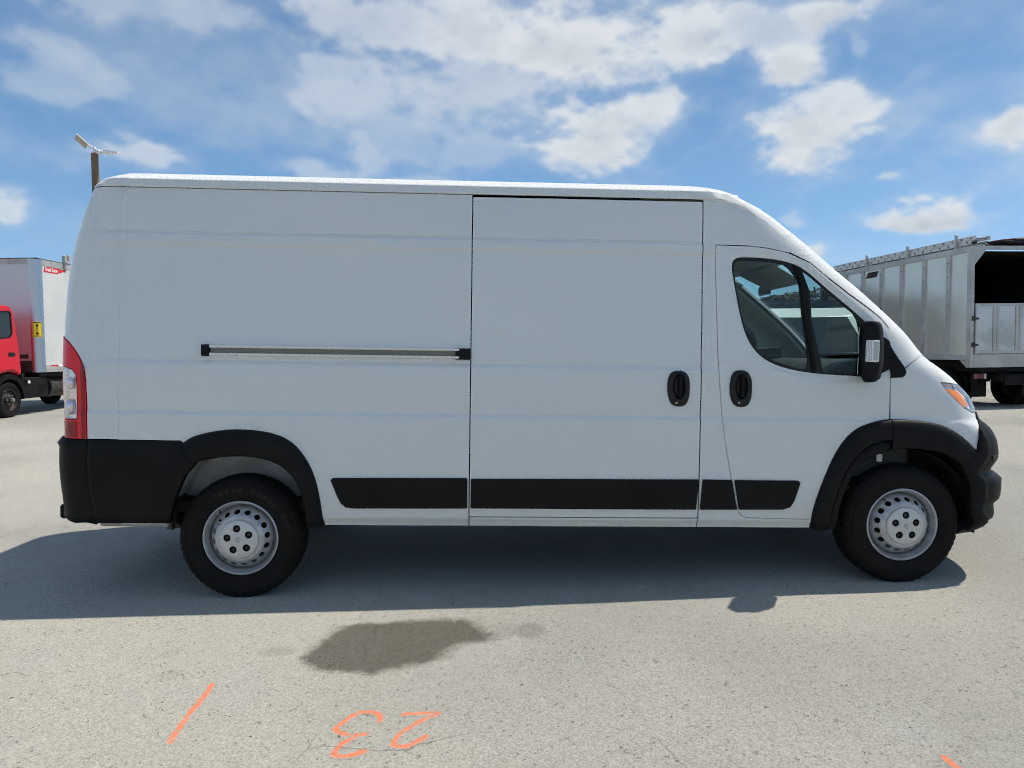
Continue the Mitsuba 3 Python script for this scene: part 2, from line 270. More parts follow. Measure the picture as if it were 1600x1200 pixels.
# ------------------------------------------------------------------ outlines on the van's side (s along the side from the rear axle, z up; metres)
OUT = {
    'door': [(2.819, 2.16), (3.003, 2.159), (3.155, 2.147), (3.345, 2.119), (3.471, 2.06), (3.577, 1.964), (3.7, 1.869), (3.808, 1.793), (3.906, 1.717), (3.968, 1.648), (3.977, 1.57), (3.909, 1.375), (3.912, 1.239), (3.915, 1.121), (3.921, 0.946), (3.891, 0.551), (3.422, 0.504), (3.058, 0.51), (3.01, 0.521), (2.984, 0.565), (2.951, 0.703), (2.906, 0.936), (2.876, 1.129), (2.844, 1.477), (2.833, 1.786)],
    'window': [(2.918, 2.034), (2.929, 2.069), (2.952, 2.088), (3.003, 2.093), (3.141, 2.088), (3.332, 2.065), (3.443, 2.016), (3.552, 1.921), (3.676, 1.826), (3.781, 1.746), (3.847, 1.677), (3.854, 1.608), (3.818, 1.366), (3.725, 1.381), (3.487, 1.389), (3.308, 1.41), (3.169, 1.451), (3.077, 1.515), (3.013, 1.611), (2.972, 1.749), (2.942, 1.903)],
    'glass_a': [(2.933, 2.026), (2.945, 2.061), (2.968, 2.071), (3.023, 2.074), (3.141, 2.071), (3.334, 2.045), (3.363, 1.737), (3.423, 1.408), (3.308, 1.43), (3.177, 1.47), (3.093, 1.527), (3.028, 1.619), (2.983, 1.757), (2.954, 1.903)],
    'glass_b': [(3.402, 2.023), (3.454, 1.993), (3.548, 1.913), (3.662, 1.822), (3.738, 1.765), (3.752, 1.723), (3.713, 1.392), (3.498, 1.401), (3.423, 1.718)],
    'sail': [(3.951, 1.597), (3.975, 1.551), (4.006, 1.481), (4.012, 1.435), (4.001, 1.404), (3.989, 1.38), (3.889, 1.375)],
    'seam_apillar': [(4.017, 1.427), (4.13, 1.471), (4.285, 1.514)],
    'hoodseam': [(4.343, 1.352), (4.371, 1.41), (4.46, 1.456)],
    'headlight': [(4.314, 1.348), (4.445, 1.344), (4.685, 1.324), (4.728, 1.283), (4.708, 1.225), (4.733, 1.165), (4.565, 1.167), (4.462, 1.196), (4.396, 1.239), (4.343, 1.29)],
    'amber': [(4.33, 1.312), (4.4, 1.312), (4.53, 1.3), (4.62, 1.205), (4.5, 1.205), (4.42, 1.225), (4.355, 1.27)],
    'bumper_edge': [(4.67, 1.159), (4.671, 1.109), (4.53, 1.06), (4.467, 0.975)],
    'fl_r_out': [(-0.327, 0.932), (-0.278, 0.971), (-0.129, 1.01), (0.038, 1.019), (0.244, 0.98), (0.356, 0.893), (0.431, 0.76), (0.469, 0.607), (0.493, 0.45)],
    'fl_r_in': [(-0.268, 0.815), (-0.111, 0.855), (0.057, 0.86), (0.206, 0.827), (0.3, 0.759), (0.356, 0.664), (0.386, 0.529), (0.39, 0.449)],
    'bump_side': [(-0.879, 0.95), (-0.342, 0.947), (-0.327, 0.928), (-0.264, 0.812), (-0.324, 0.735), (-0.373, 0.621), (-0.416, 0.453), (-0.846, 0.455), (-0.85, 0.522), (-0.871, 0.674), (-0.883, 0.826)],
    'bump_corner_top': [(-1.047, 0.945), (-0.882, 0.95)],
    'bump_corner_edge': [(-0.883, 0.826), (-0.875, 0.674), (-0.853, 0.522), (-0.848, 0.446)],
    'fl_f_out': [(3.446, 0.446), (3.445, 0.528), (3.468, 0.627), (3.522, 0.785), (3.596, 0.943), (3.691, 1.053), (3.797, 1.101), (3.911, 1.121), (4.07, 1.115), (4.228, 1.09), (4.35, 1.029), (4.458, 0.935)],
    'fl_f_in': [(3.604, 0.438), (3.617, 0.589), (3.662, 0.728), (3.738, 0.846), (3.835, 0.906), (3.921, 0.938), (4.153, 0.936), (4.275, 0.902), (4.346, 0.855)],
    'bumper_arch': [(4.346, 0.855), (4.394, 0.772), (4.423, 0.673), (4.434, 0.554), (4.543, 0.435)],
    'tail': [(-1.037, 1.536), (-0.998, 1.521), (-0.94, 1.462), (-0.904, 1.388), (-0.889, 1.306), (-0.885, 1.089), (-0.882, 0.954)],
    'tail_notch': [(-1.023, 1.375), (-0.97, 1.361), (-0.944, 1.331), (-0.937, 1.275), (-0.936, 1.069), (-1.027, 1.066)],
    'mold_a': [(0.533, 0.723), (0.544, 0.735), (1.342, 0.741), (1.344, 0.558), (0.665, 0.554), (0.62, 0.561), (0.593, 0.585), (0.571, 0.627)],
    'mold_b': [(1.365, 0.737), (2.742, 0.744), (2.728, 0.56), (1.363, 0.559)],
    'mold_c': [(2.764, 0.744), (2.944, 0.742), (2.98, 0.561), (2.752, 0.56)],
    'mold_d': [(2.958, 0.742), (3.349, 0.741), (3.365, 0.729), (3.33, 0.615), (3.308, 0.579), (3.261, 0.563), (2.992, 0.561)],
    'track': [(-0.22, 1.517), (-0.176, 1.518), (-0.175, 1.45), (-0.22, 1.449), (1.351, 1.514), (1.226, 1.512), (1.264, 1.509), (1.265, 1.448), (1.352, 1.445)],
    'handle_a': [(2.556, 1.389), (2.588, 1.401), (2.642, 1.398), (2.67, 1.359), (2.675, 1.294), (2.669, 1.224), (2.643, 1.185), (2.581, 1.184), (2.549, 1.215), (2.535, 1.288), (2.538, 1.35)],
    'handle_b': [(2.934, 1.394), (2.965, 1.41), (3.02, 1.406), (3.049, 1.364), (3.055, 1.299), (3.049, 1.225), (3.023, 1.185), (2.961, 1.185), (2.928, 1.219), (2.914, 1.293), (2.92, 1.355)],
    'seam1': [(1.356, 0.508), (1.351, 2.446)],
    'seam2': [(2.745, 0.516), (2.741, 2.418)],
    'seamr': [(-0.702, 0.955), (-0.7, 2.131), (-0.682, 2.475)],
    'gutfront': [(2.739, 2.433), (2.938, 2.41), (3.116, 2.363), (3.266, 2.296), (3.355, 2.213), (3.394, 2.144)],
    'sillcrease': [(1.363, 0.504), (2.702, 0.512)],
    'recr': [(-0.823, 2.043), (-0.825, 1.426)],
    'doortop': [(1.359, 2.419), (2.729, 2.422)],
    'lamp': [(3.288, 2.466)],
}

GAP = .0034
for k_ in ('fl_r_out', 'fl_r_in', 'fl_f_out', 'fl_f_in', 'bumper_arch'): OUT[k_] = spline(OUT[k_])
for k_ in ('handle_a', 'handle_b', 'glass_a'): OUT[k_] = chaikin(OUT[k_], 2, True)
OUT['window'] = chaikin(OUT['window'], 2, True); OUT['sail'] = chaikin(OUT['sail'], 1, True); OUT['tail'] = chaikin(OUT['tail'], 2)
OUT['door'] = OUT['door'][:1] + chaikin(OUT['door'][1:12], 2) + OUT['door'][12:16] + chaikin(OUT['door'][16:], 2)
Zg = 2.4335                                                        # the gutter between side and roof
arch_r = Polygon([(-.47, .30)] + [(-.45, .45), (-.40, .62), (-.345, .74)] + [(-.29, .86), (-.24, .94)] + [(a + 0, b - .03) for a, b in OUT['fl_r_out'][6:-1]] + [(.465, .45), (.468, .30)])
arch_f = Polygon([(3.475, .30), (3.475, .53)] + [(a + .03, b - .03) for a, b in OUT['fl_f_out'][4:-2]] + [(4.44, .93), (4.48, .80), (4.49, .66), (4.47, .30)])
door = rnd(Polygon(OUT['door']), .015)
window = rnd(Polygon(OUT['window']), .02)
glass_a, glass_b = rnd(Polygon(OUT['glass_a']), .004), Polygon(OUT['glass_b'])
s1, s2 = 1.3545, 2.7435
head = Polygon([(4.312, 1.348), (4.444, 1.344), (4.68, 1.328), (4.86, 1.285), (4.98, 1.20), (4.95, 1.15), (4.72, 1.162), (4.57, 1.167), (4.463, 1.196), (4.394, 1.239), (4.34, 1.29)])
tail_all = Polygon([(-1.12, 1.56)] + OUT['tail'] + [(-1.20, .953), (-1.20, 1.52)])
tail_notch = Polygon([(-1.11, 1.385)] + OUT['tail_notch'][:5] + [(-1.11, 1.066)])
wtop = [(3.72, 2.285), (4.5, 1.525)]
def sz(t, z): return float(XFf(z) - Df(z) + LF * t)
windshield = Polygon([(sz(1.02, z), z) for z in np.linspace(2.283, 1.535, 12)] + [(6, 1.535), (6, 2.283)])
cowl = Polygon([(sz(1.0, 1.498), 1.498), (sz(1.02, 1.532), 1.532), (6, 1.532), (6, 1.478), (sz(1.0, 1.478), 1.478)])
gut = spline([(2.60, Zg), (2.74, Zg - .002)] + OUT['gutfront'][1:5], 30)
roof = Polygon([(-3, Zg)] + gut + [(sz(.99, 2.289), 2.289), (6, 2.289), (6, 2.60), (-3, 2.60)])
hood = Polygon([(4.341, 1.352), (4.371, 1.41), (4.44, 1.472), (6, 1.474), (6, 1.325), (4.72, 1.335), (4.68, 1.331), (4.444, 1.347)])
OUT['bumper_arch'][-1] = (4.435, .443)
bumper = Polygon([(4.683, 1.157), (4.66, 1.108), (4.53, 1.06), (4.468, .975), (4.459, .935), (4.352, .858)] + OUT['bumper_arch'][1:] + [(4.46, .425), (4.7, .41), (6, .39), (6, 1.16), (4.97, 1.148), (4.73, 1.16)])
grille = Polygon([(4.99, 1.152), (5.08, 1.325), (6, 1.323), (6, 1.163)])
rear_door = Polygon([(-1.215, .50), (-1.215, 2.41), (-3, 2.41), (-3, .50)])
bump_side = Polygon([(-.8795, .9495), (-.345, .9475), (-.326, .929), (-.264, .812), (-.324, .735), (-.373, .621), (-.417, .455), (-.846, .455), (-.852, .53), (-.874, .674), (-.883, .80)])
bump_corner = Polygon([(-.8845, .9495), (-.888, .80), (-.879, .674), (-.857, .53), (-.850, .44), (-.90, .452), (-1.2, .452), (-3, .452), (-3, .50), (-1.24, .50), (-1.24, .9495)])
def minus(a, *bs):
    for b in bs: a = a.difference(b.buffer(GAP))
    return a
seamr = LineString([(-.703, .9), (-.7, 2.131), (-.684, 2.434)])
side_zone = Polygon([(-.703, .40), (-.703, .95), (-.7, 2.131), (-.684, Zg - GAP), (s1 - GAP, Zg - GAP), (s1 - GAP, .445), (-.703, .445)])
corner_zone = Polygon([(-.7042, .955), (-.7006, 2.131), (-.6846, Zg - GAP), (-1.21, Zg - GAP), (-1.21, .955)])
slide_zone = rnd(Polygon([(s1 + GAP, .5085), (s1 + GAP, 2.4195), (s2 - GAP, 2.4195), (s2 - GAP, .5085)]), .008)
cab_zone = Polygon([(s2 + GAP, .445), (s2 + GAP, Zg - GAP), (6, Zg - GAP), (6, 1.525), (sz(1.0, 1.525), 1.525), (sz(1.0, 1.48), 1.478), (4.45, 1.478), (4.40, 1.506), (4.30, 1.513), (4.13, 1.472), (4.0, 1.43), (3.9, 1.3), (3.9, .7), (3.46, .445)])
fender_zone = Polygon([(3.911, .80), (3.911, 1.375), (3.995, 1.378), (4.0, 1.424), (4.016, 1.426), (4.129, 1.468), (4.286, 1.509), (4.40, 1.502), (4.44, 1.475), (4.371, 1.41), (4.341, 1.352), (4.394, 1.24), (4.683, 1.157), (4.66, 1.10), (4.60, 1.0), (4.56, .80)])
side_panel = minus(side_zone, arch_r, bump_side)
corner_panel = minus(corner_zone, tail_all)
door_gap = LineString(OUT['door'][0:1] + [(3.05, 2.157), (3.142, 2.147), (3.342, 2.122), (3.499, 2.067), (3.62, 1.971), (3.758, 1.876), (3.888, 1.80), (3.985, 1.735), (4.02, 1.68)])
door_gap = shapely.union_all([door_gap.buffer(.002), LineString(list(door_gap.coords)[3:]).buffer(.0055), LineString(list(door_gap.coords)[5:]).buffer(.0075)])
cab_side = minus(cab_zone, door, windshield, hood, cowl, fender_zone, arch_f, Polygon(OUT['sail'])).difference(door_gap).difference(roof.buffer(.0006))
front_door = minus(door.difference(window), arch_f, fender_zone).difference(Polygon(OUT['sail']).buffer(.001)).difference(door_gap)
fender = minus(fender_zone, arch_f, head, bumper, hood, Polygon(OUT['sail']), door)
slide_sill = sbox(s1 + GAP, .445, s2 - GAP, .5025)
# relief: the pressed surround of the cab window, the raised edge on the rear corner joint
wring = window.exterior
def window_relief(s, z):
    d = shapely.distance(shapely.points(s, z), window)
    return .008 * (1 - ss(.0, .040, d))
EXTRA.append(lambda s, z: np.where((s > 2.8) & (s < 4.1) & (z > 1.25) & (z < 2.25), window_relief(s, z), 0.))
EXTRA.append(lambda s, z: -.008 * np.exp(-((s + .694 - .016 * ss(2.13, 2.43, z)) / .006) ** 2) * ss(2.10, 2.13, z))

EXTRA.append(lambda s, z: -.006 * ss(2.60, 2.80, s) * ss(0, .010, z - np.interp(s, [p[0] for p in gut], [p[1] for p in gut])) * (1 - ss(.010, .055, z - np.interp(s, [p[0] for p in gut], [p[1] for p in gut]))) * (s > 2.6) * (s < 3.42) * (1 - ss(3.1, 3.35, s)))
VAN = 'cargo_van'
label(VAN, 'white high roof cargo van with black lower trim parked across the lot', 'van')
def vp(name, mesh, m, smooth=35, text=None):
    k = add(f'{VAN}__{name}', mesh, m, smooth)
    if text: labels[k] = {'label': text}
    return k
# painted panels: near side and, mirrored, the far side
FS = FINE_S + [(-.72, -.67, .003)]
vp('side_panel', panel(side_panel, fs=FS), 'white_paint')
vp('corner_panel', panel(corner_panel, step=.025, fs=FS), 'white_paint')
vp('sliding_door', panel(slide_zone), 'white_paint')
vp('sill', panel(slide_sill), 'white_paint')
vp('cab_side', panel(cab_side, step=.025), 'white_paint')
vp('front_door', panel(front_door, step=.02), 'white_paint')
vp('fender', panel(fender, step=.02), 'white_paint')
vp('side_panel', panel(minus(Polygon([(-.703, .445), (-.703, Zg - GAP), (2.74, Zg - GAP), (2.74, .445)]), arch_r, bump_side), near=False, far=True, step=.08, fs=()), 'white_paint')
vp('corner_panel', panel(corner_panel, step=.04, near=False, far=True), 'white_paint')
vp('cab_side', panel(cab_side, step=.04, near=False, far=True), 'white_paint')
vp('front_door', panel(front_door, step=.04, near=False, far=True), 'white_paint')
vp('fender', panel(fender, step=.04, near=False, far=True), 'white_paint')
vp('hood', panel(hood, step=.03, near=True, far=True), 'white_paint')
vp('rear_door', panel(minus(rear_door, tail_all), step=.08), 'white_paint')
vp('rear_door', panel(minus(rear_door, tail_all), step=.08, near=False, far=True), 'white_paint')
# roof: the curved edge and a lightly crowned top
def roof_mesh():
    e = panel(roof.intersection(sbox(-4, 2, 7, 2.5478)), step=.04, rim=.02, near=True, far=True)
    ss_ = np.concatenate([np.linspace(-1.75, -.60, 40), np.linspace(-.55, 2.3, 40), np.linspace(2.32, 3.62, 60)])
    P = surf0(ss_, np.full(len(ss_), 2.5476)); P = P[(P[:, 1] < HALF - .004)]; P[0, 1] = P[-1, 1] = HALF - .0005
    k = 13; u = np.linspace(-1, 1, k); G = np.empty((len(P), k, 3))
    w = HALF - P[:, 1]; wm = w.max()
    G[..., 0] = P[:, None, 0]; G[..., 1] = HALF + w[:, None] * u; G[..., 2] = 2.5476 + .028 * (w[:, None] / wm) * (1 - u ** 2) - .005 * (np.abs(np.sin((P[:, None, 0] * 2.6) * np.pi)) > .8) * (np.abs(u) < .8) * (w[:, None] > .6)
    F = []
    for i in range(len(P) - 1):
        for j in range(k - 1): a, b, c, d = i * k + j, (i + 1) * k + j, (i + 1) * k + j + 1, i * k + j + 1; F += [[a, b, c], [a, c, d]]
    return cat_([e, wv(trimesh.Trimesh(G.reshape(-1, 3), F, process=False))])
vp('roof', roof_mesh(), 'white_paint')
for fr in (False, True): vp('door_gasket_shade', panel(door_gap.buffer(.0015), off=-.0035, rim=0, step=.03, near=not fr, far=fr), 'matt_black', False)
for nm_, ln in (('door_gasket_shade', LineString([(s1, .51), (s1, 2.42)])), ('door_gasket_shade', LineString([(s2, .51), (s2, 2.42)])), ('door_gasket_shade', LineString(door.exterior.coords).intersection(sbox(2.80, .49, 3.415, 2.155))), ('gutter_shade_strip', LineString([(-.86, Zg), (2.62, Zg)]))):
    vp(nm_, panel(ln.buffer(.0042), off=-.0042 if nm_ == 'gutter_shade_strip' else -.006, rim=0, step=.04), 'matt_black', False)  # black strips in seams and gutter, standing in for shade inside the gaps
# dark shell behind the panels so that the gaps show black
core = unary = shapely.union_all([side_zone.buffer(.01), corner_zone.buffer(.01), slide_zone.buffer(.012), sbox(s1 - .02, .46, s2 + .04, Zg)]).difference(arch_r.buffer(.01)).intersection(sbox(-1.24, .46, s2 + .03, 2.425))
vp('inner_wall', panel(core, off=-.019, rim=0, step=.1, near=True, far=True), 'matt_black', False)
cabcore = minus(cab_zone.union(door).union(fender_zone).buffer(.005), arch_f.buffer(.008), window.buffer(.012), windshield.buffer(.03), hood, cowl.buffer(.02), roof).difference(bumper.union(head)).intersection(sbox(s2, .46, 4.5, 2.43))
vp('inner_wall', panel(cabcore, off=-.019, rim=0, step=.05, near=True, far=True), 'matt_black', False)
vp('inner_trim', panel(cabcore.intersection(sbox(s2, 1.30, 4.6, 2.43)), off=-.045, rim=-.026, step=.05, near=True, far=True), 'inner_grey', 30)

# black plastic: mouldings, flares, bumpers
for k in 'abcd':
    vp('side_moulding', panel(rnd(Polygon(OUT['mold_' + k]), .006), off=.010, rim=.011, step=.04), 'black_plastic')
def flare(outer, inner, name, h=.034, far=True):
    o = Polygon(outer + inner[::-1]); ol = LineString(outer); il = LineString(inner)
    def off(s, z):
        q = shapely.points(s, z); d = shapely.distance(q, ol); e = shapely.distance(q, il)
        return h * np.sqrt(np.clip(1 - (1 - np.clip(d / .055, 0, 1)) ** 2, 0, 1)) + .0015 - .010 * (1 - np.clip(e / .02, 0, 1)) ** 2
    for fr in ((False, True) if far else (False,)):
        vp(name, panel(o, off=off, rim=.055, step=.02 if not fr else .04, near=not fr, far=fr), 'black_plastic', 50)
flare([(-.3295, .934)] + OUT['fl_r_out'][1:], [(-.2665, .8135)] + OUT['fl_r_in'][1:], 'wheel_flare')
mid = 3.911
def split_flare():
    O_, I_ = OUT['fl_f_out'], OUT['fl_f_in']
    flare([p for p in O_ if p[0] < mid - .02] + [(mid - .002, 1.122)], spline([(3.545, .440), (3.558, .56), (3.60, .715), (3.675, .865), (3.78, .962), (mid - .002, .992)]), 'wheel_flare')
    flare([(mid + .003, 1.122)] + [p for p in O_ if p[0] > mid + .02], [(mid + .003, .938)] + [p for p in I_ if p[0] > mid + .02] , 'wheel_flare')
    flare(spline([(3.549, .440), (3.562, .56), (3.604, .713), (3.678, .861), (3.782, .958), (mid - .002, .988)]), [p for p in I_ if p[0] < mid - .02] + [(mid - .002, .938)], 'arch_lip', .016)
split_flare()
def bump_off(s, z): return .012 + .006 * ss(.93, .86, z) - .010 * (1 - ss(0, .02, shapely.distance(shapely.points(s, z), bump_side.exterior)))
vp('bumper_side', panel(bump_side, off=bump_off, rim=.05, step=.025), 'black_plastic', 50)
vp('bumper_side', panel(bump_side, off=.014, rim=.05, step=.06, near=False, far=True), 'black_plastic', 50)
def bc_off(s, z): return .012 + .006 * ss(.52, .495, z) * ss(-.93, -.98, s) + .012 * ss(.90, .93, z) * ss(-.95, -.99, s) - .010 * (1 - ss(0, .018, shapely.distance(shapely.points(s, z), bump_corner.exterior)))
vp('rear_bumper', panel(bump_corner, off=bc_off, rim=.05, step=.025, near=True, far=True), 'black_plastic', 50)
vp('rear_step', wv(bx(-1.12, -.93, .12, 2 * HALF - .12, .452, .54, .012)), 'black_plastic', 40)
_ba = LineString([(4.46, .96), (4.36, .857)] + OUT['bumper_arch'][1:])
def fb_off(s, z):
    d = shapely.distance(shapely.points(s, z), _ba); return .012 + .016 * np.sqrt(np.clip(1 - (1 - np.clip(d / .06, 0, 1)) ** 2, 0, 1)) * (1 - ss(.105, .135, d)) - .006 * ss(.105, .2, d)
vp('front_bumper', panel(bumper, off=fb_off, rim=.05, step=.02, near=True, far=True, fz=(), fs=()), 'black_plastic', 40)
vp('grille', panel(grille, off=-.01, rim=.03, step=.05, near=True, far=True), 'gloss_black', 30)
vp('cowl', panel(cowl, off=-.004, rim=.02, step=.04, near=True, far=True), 'black_plastic', 30)
fog = Polygon([(4.66, .90), (4.78, .905), (4.78, .875), (4.675, .870)])
for fr in (False, True): vp('bumper_vent', panel(fog, off=.010, rim=.02, step=.02, near=not fr, far=fr), 'dark_steel', 30)

# glass, seals and window frame
vp('windshield', panel(windshield, rim=0, step=.05, near=True, far=True), 'screen_glass', True)
for fr in (False, True):
    kw = dict(near=not fr, far=fr)
    f = vp('window_frame', panel(window.difference(glass_a).difference(glass_b), off=-.006, rim=.02, step=.03, **kw), 'gloss_black', 35)
    vp('side_window', panel(glass_a.buffer(.002), off=-.011, rim=0, step=.05, **kw), 'side_glass', True)
    vp('quarter_window', panel(glass_b.buffer(.002), off=-.009, rim=0, step=.05, **kw), 'side_glass', True)
    bar = Polygon([(3.336, 2.052), (3.386, 2.038), (3.405, 1.72), (3.452, 1.40), (3.432, 1.40), (3.372, 1.74)])
    vp('window_bar', panel(bar, off=.004, rim=.02, step=.03, **kw), 'black_plastic', 35)
    vp('mirror_sail', panel(rnd(Polygon([(3.85, 1.66), (3.967, 1.598)] + OUT['sail'][1:-1] + [(3.80, 1.372), (3.80, 1.60)]), .006), off=.014, rim=.03, step=.02, **kw), 'black_plastic', 35)
# door gaskets: the dark joint round the front door
vp('door_seal', panel(door.buffer(.004).difference(door.buffer(-.010)).difference(arch_f), off=-.012, rim=0, step=.05), 'matt_black', False)

# lights
bowl = Polygon([(4.62, 1.312), (4.66, 1.315), (4.80, 1.28), (4.85, 1.21), (4.72, 1.19), (4.66, 1.19), (4.60, 1.25)])
for fr in (False, True):
    kw = dict(near=not fr, far=fr)
    kh = vp('headlight', panel(head.buffer(-.003), off=-.035, rim=-.033, step=.02, **kw), 'chrome', 30)
    add(kh + '__reflector', panel(bowl, off=-.026, rim=.01, step=.02, **kw), 'lamp_white', 30)
    add(kh + '__turn_signal', panel(Polygon(OUT['amber']), off=-.012, rim=.02, step=.02, **kw), 'amber_lens', 30)
    add(kh + '__lens', panel(head.buffer(-.002), off=.002, rim=0, step=.03, **kw), 'clear_lens', True)
for fr in (False, True):
    kw = dict(near=not fr, far=fr)
    kt = vp('tail_light', panel(tail_all.difference(tail_notch).buffer(-.002), off=.006, rim=.03, step=.02, **kw), 'red_lens', 30)
    add(kt + '__reflector_strip', panel(Polygon([(-.915, 1.40), (-.897, 1.38), (-.892, .96), (-.91, .96)]), off=.009, rim=.006, step=.03, **kw), 'dark_red_lens', 30)
    add(kt + '__lower_lens', panel(Polygon([(-1.08, 1.055), (-.936, 1.055), (-.936, .962), (-1.08, .962)]), off=.009, rim=.006, step=.03, **kw), 'dark_red_lens', 30)
    add(kt + '__reverse_lamp', panel(tail_notch.buffer(-.004), off=-.018, rim=-.02, step=.02, **kw), 'chrome', 30)
    c = surf(np.array([-1.0]), np.array([1.14]), -.004)[0]
    b1 = trimesh.creation.icosphere(3, .045); b1.apply_scale([.6, .5, 1.0]); b1.apply_translation(c)
    b2 = trimesh.creation.icosphere(3, .03); b2.apply_scale([.6, .5, 1.2]); b2.apply_translation(surf(np.array([-.985]), np.array([1.28]), -.004)[0])
    b = wv(cat_([b1, b2])) if not fr else wv(flip(cat_([b1, b2])))
    add(kt + '__bulb', b, 'chrome', True)
    add(kt + '__clear_lens', panel(tail_notch.buffer(-.002), off=.006, rim=0, step=.03, **kw), 'clear_lens', True)
vp('roof_lamp', wv(bx(2.985, 3.07, .36, .44, 2.50, 2.534, .012)), 'lamp_white', 40)

# sliding door track
zc = 1.4835
yb = float(surf(np.array([.5]), np.array([zc]))[0, 1])
def bar_x(x0, x1, z0, z1, y0, y1): return wv(bx(x0, x1, y0, y1, z0, z1, .002))
tr = vp('door_track', cat_([bar_x(-.178, 1.262, zc + .014, zc + .032, yb - .020, yb + .004), bar_x(-.178, 1.262, zc - .032, zc - .014, yb - .022, yb + .004)]), 'track_metal', 30)
mat('track_inner', pr((.17, .165, .145), .35, .6, .5))
add(tr + '__channel', bar_x(-.178, 1.264, zc - .0145, zc + .0145, yb - .003, yb + .003), 'track_inner', 30)
add(tr + '__lip', cat_([bar_x(1.245, 1.286, zc + .0155, zc + .0305, yb - .026, yb - .0205), bar_x(1.245, 1.286, zc - .0305, zc - .0155, yb - .028, yb - .0225)]), 'chrome', 30)
add(tr + '__end_cap', bar_x(-.222, -.1785, zc - .034, zc + .034, yb - .024, yb + .003), 'black_plastic', 30)
add(tr + '__end_cover', bar_x(1.2645, s1 - .004, zc - .036, zc + .032, yb - .0195, yb + .003), 'black_plastic', 30)

# door handles
def handle(poly, parent):
    poly = Polygon(poly).buffer(.006).buffer(-.006); c = poly.centroid; cx, cz = c.x, c.y
    ring = poly.exterior
    dish = affinity.scale(Point(cx, cz + .012).buffer(1), .040, .078)
    def off(s, z):
        q = shapely.points(s, z); d = shapely.distance(q, ring); e = shapely.distance(q, dish.exterior); ins = shapely.contains(dish, q)
        return .004 + .017 * np.sqrt(np.clip(1 - (1 - np.clip(d / .022, 0, 1)) ** 2, 0, 1)) - np.where(ins, .0175 * ss(0, .012, e), 0)
    k = add(f'{VAN}__{parent}__handle', panel(poly, off=off, rim=.006, step=.005, fz=(), fs=()), 'gloss_black', 40)
    grip = rnd(sbox(cx - .006, cz - .055, cx + .020, cz + .098), .006)
    ring2 = grip.exterior
    def goff(s, z): d = shapely.distance(shapely.points(s, z), ring2); return .018 + .011 * np.sqrt(np.clip(1 - (1 - np.clip(d / .012, 0, 1)) ** 2, 0, 1))
    add(f'{VAN}__{parent}__handle_grip', panel(grip, off=goff, rim=.025, step=.006, fz=(), fs=()), 'black_plastic', 40)
    add(f'{VAN}__{parent}__lock', panel(Point(cx - .015, cz - .085).buffer(.007), off=.0222, rim=.003, step=.02), 'steel', 30)
handle(OUT['handle_a'], 'sliding_door'); handle(OUT['handle_b'], 'front_door')

# door mirrors
def mirror(fr):
    pts = []
    for z, x0, x1 in ((1.335, 3.745, 3.835), (1.36, 3.725, 3.875), (1.45, 3.712, 3.892), (1.56, 3.712, 3.888), (1.63, 3.715, 3.882), (1.675, 3.725, 3.865), (1.688, 3.745, 3.84)):
        for y0, y1 in ((-.255, -.02),):
            for x, y in ((x0, y0 + .03), (x0 + .02, y0 + .012), (x0 + .06, y0), (x1 - .03, y0 + .012), (x1, y0 + .06), (x1, y1), (x0, y1)): pts.append((x, y, z))
    pts = [(3.755 + (x - 3.80) * .68, y, z + .018) for x, y, z in pts]; h = to_m3(hull(pts)).refine_to_length(.02); m = from_m3(h); m.merge_vertices(); trimesh.smoothing.filter_taubin(m, iterations=8)
    arm = hull([(x, y, z) for x, y, z in itertools.product((3.73, 3.82), (-.04, .06), (1.42, 1.47))]); arm2 = hull([(x, y, z) for x, y, z in itertools.product((3.73, 3.82), (-.04, .06), (1.58, 1.62))])
    g = bx(3.7085, 3.7135, -.232, -.035, 1.50, 1.655, .002); g2 = bx(3.7085, 3.7135, -.232, -.035, 1.375, 1.48, .002)
    lamp = cat_([bx(3.768, 3.838, -.2615, -.2475, 1.452, 1.578, .005)]); ch = [bx(3.771 + .008 * i, 3.7755 + .008 * i, -.2635, -.2605, 1.456, 1.574, .001) for i in range(4)]
    bulb = bx(3.808, 3.835, -.2640, -.2600, 1.46, 1.57, .002)
    for q in (g, g2): q.apply_translation([-.0265, 0, .018])
    for q in (lamp, bulb, *ch): q.apply_translation([-.045, 0, .018])
    RM = trimesh.transformations.rotation_matrix(math.radians(-29), [0, 0, 1], [3.80, -.06, 0])
    for q in (m, g, g2, lamp, bulb, *ch): q.apply_transform(RM)
    f = (lambda q: wv(flip(q))) if fr else wv
    k = vp('door_mirror', f(m), 'black_plastic', 60)
    add(k + '__arm', f(cat_([arm, arm2])), 'black_plastic', 40)
    add(k + '__glass', f(cat_([g, g2])), 'mirror_glass', False)
    add(k + '__turn_signal', f(lamp), 'lamp_white', 30); add(k + '__signal_lens', f(cat_(ch + [bulb])), 'lamp_grey', 30)

mirror(False); mirror(True)

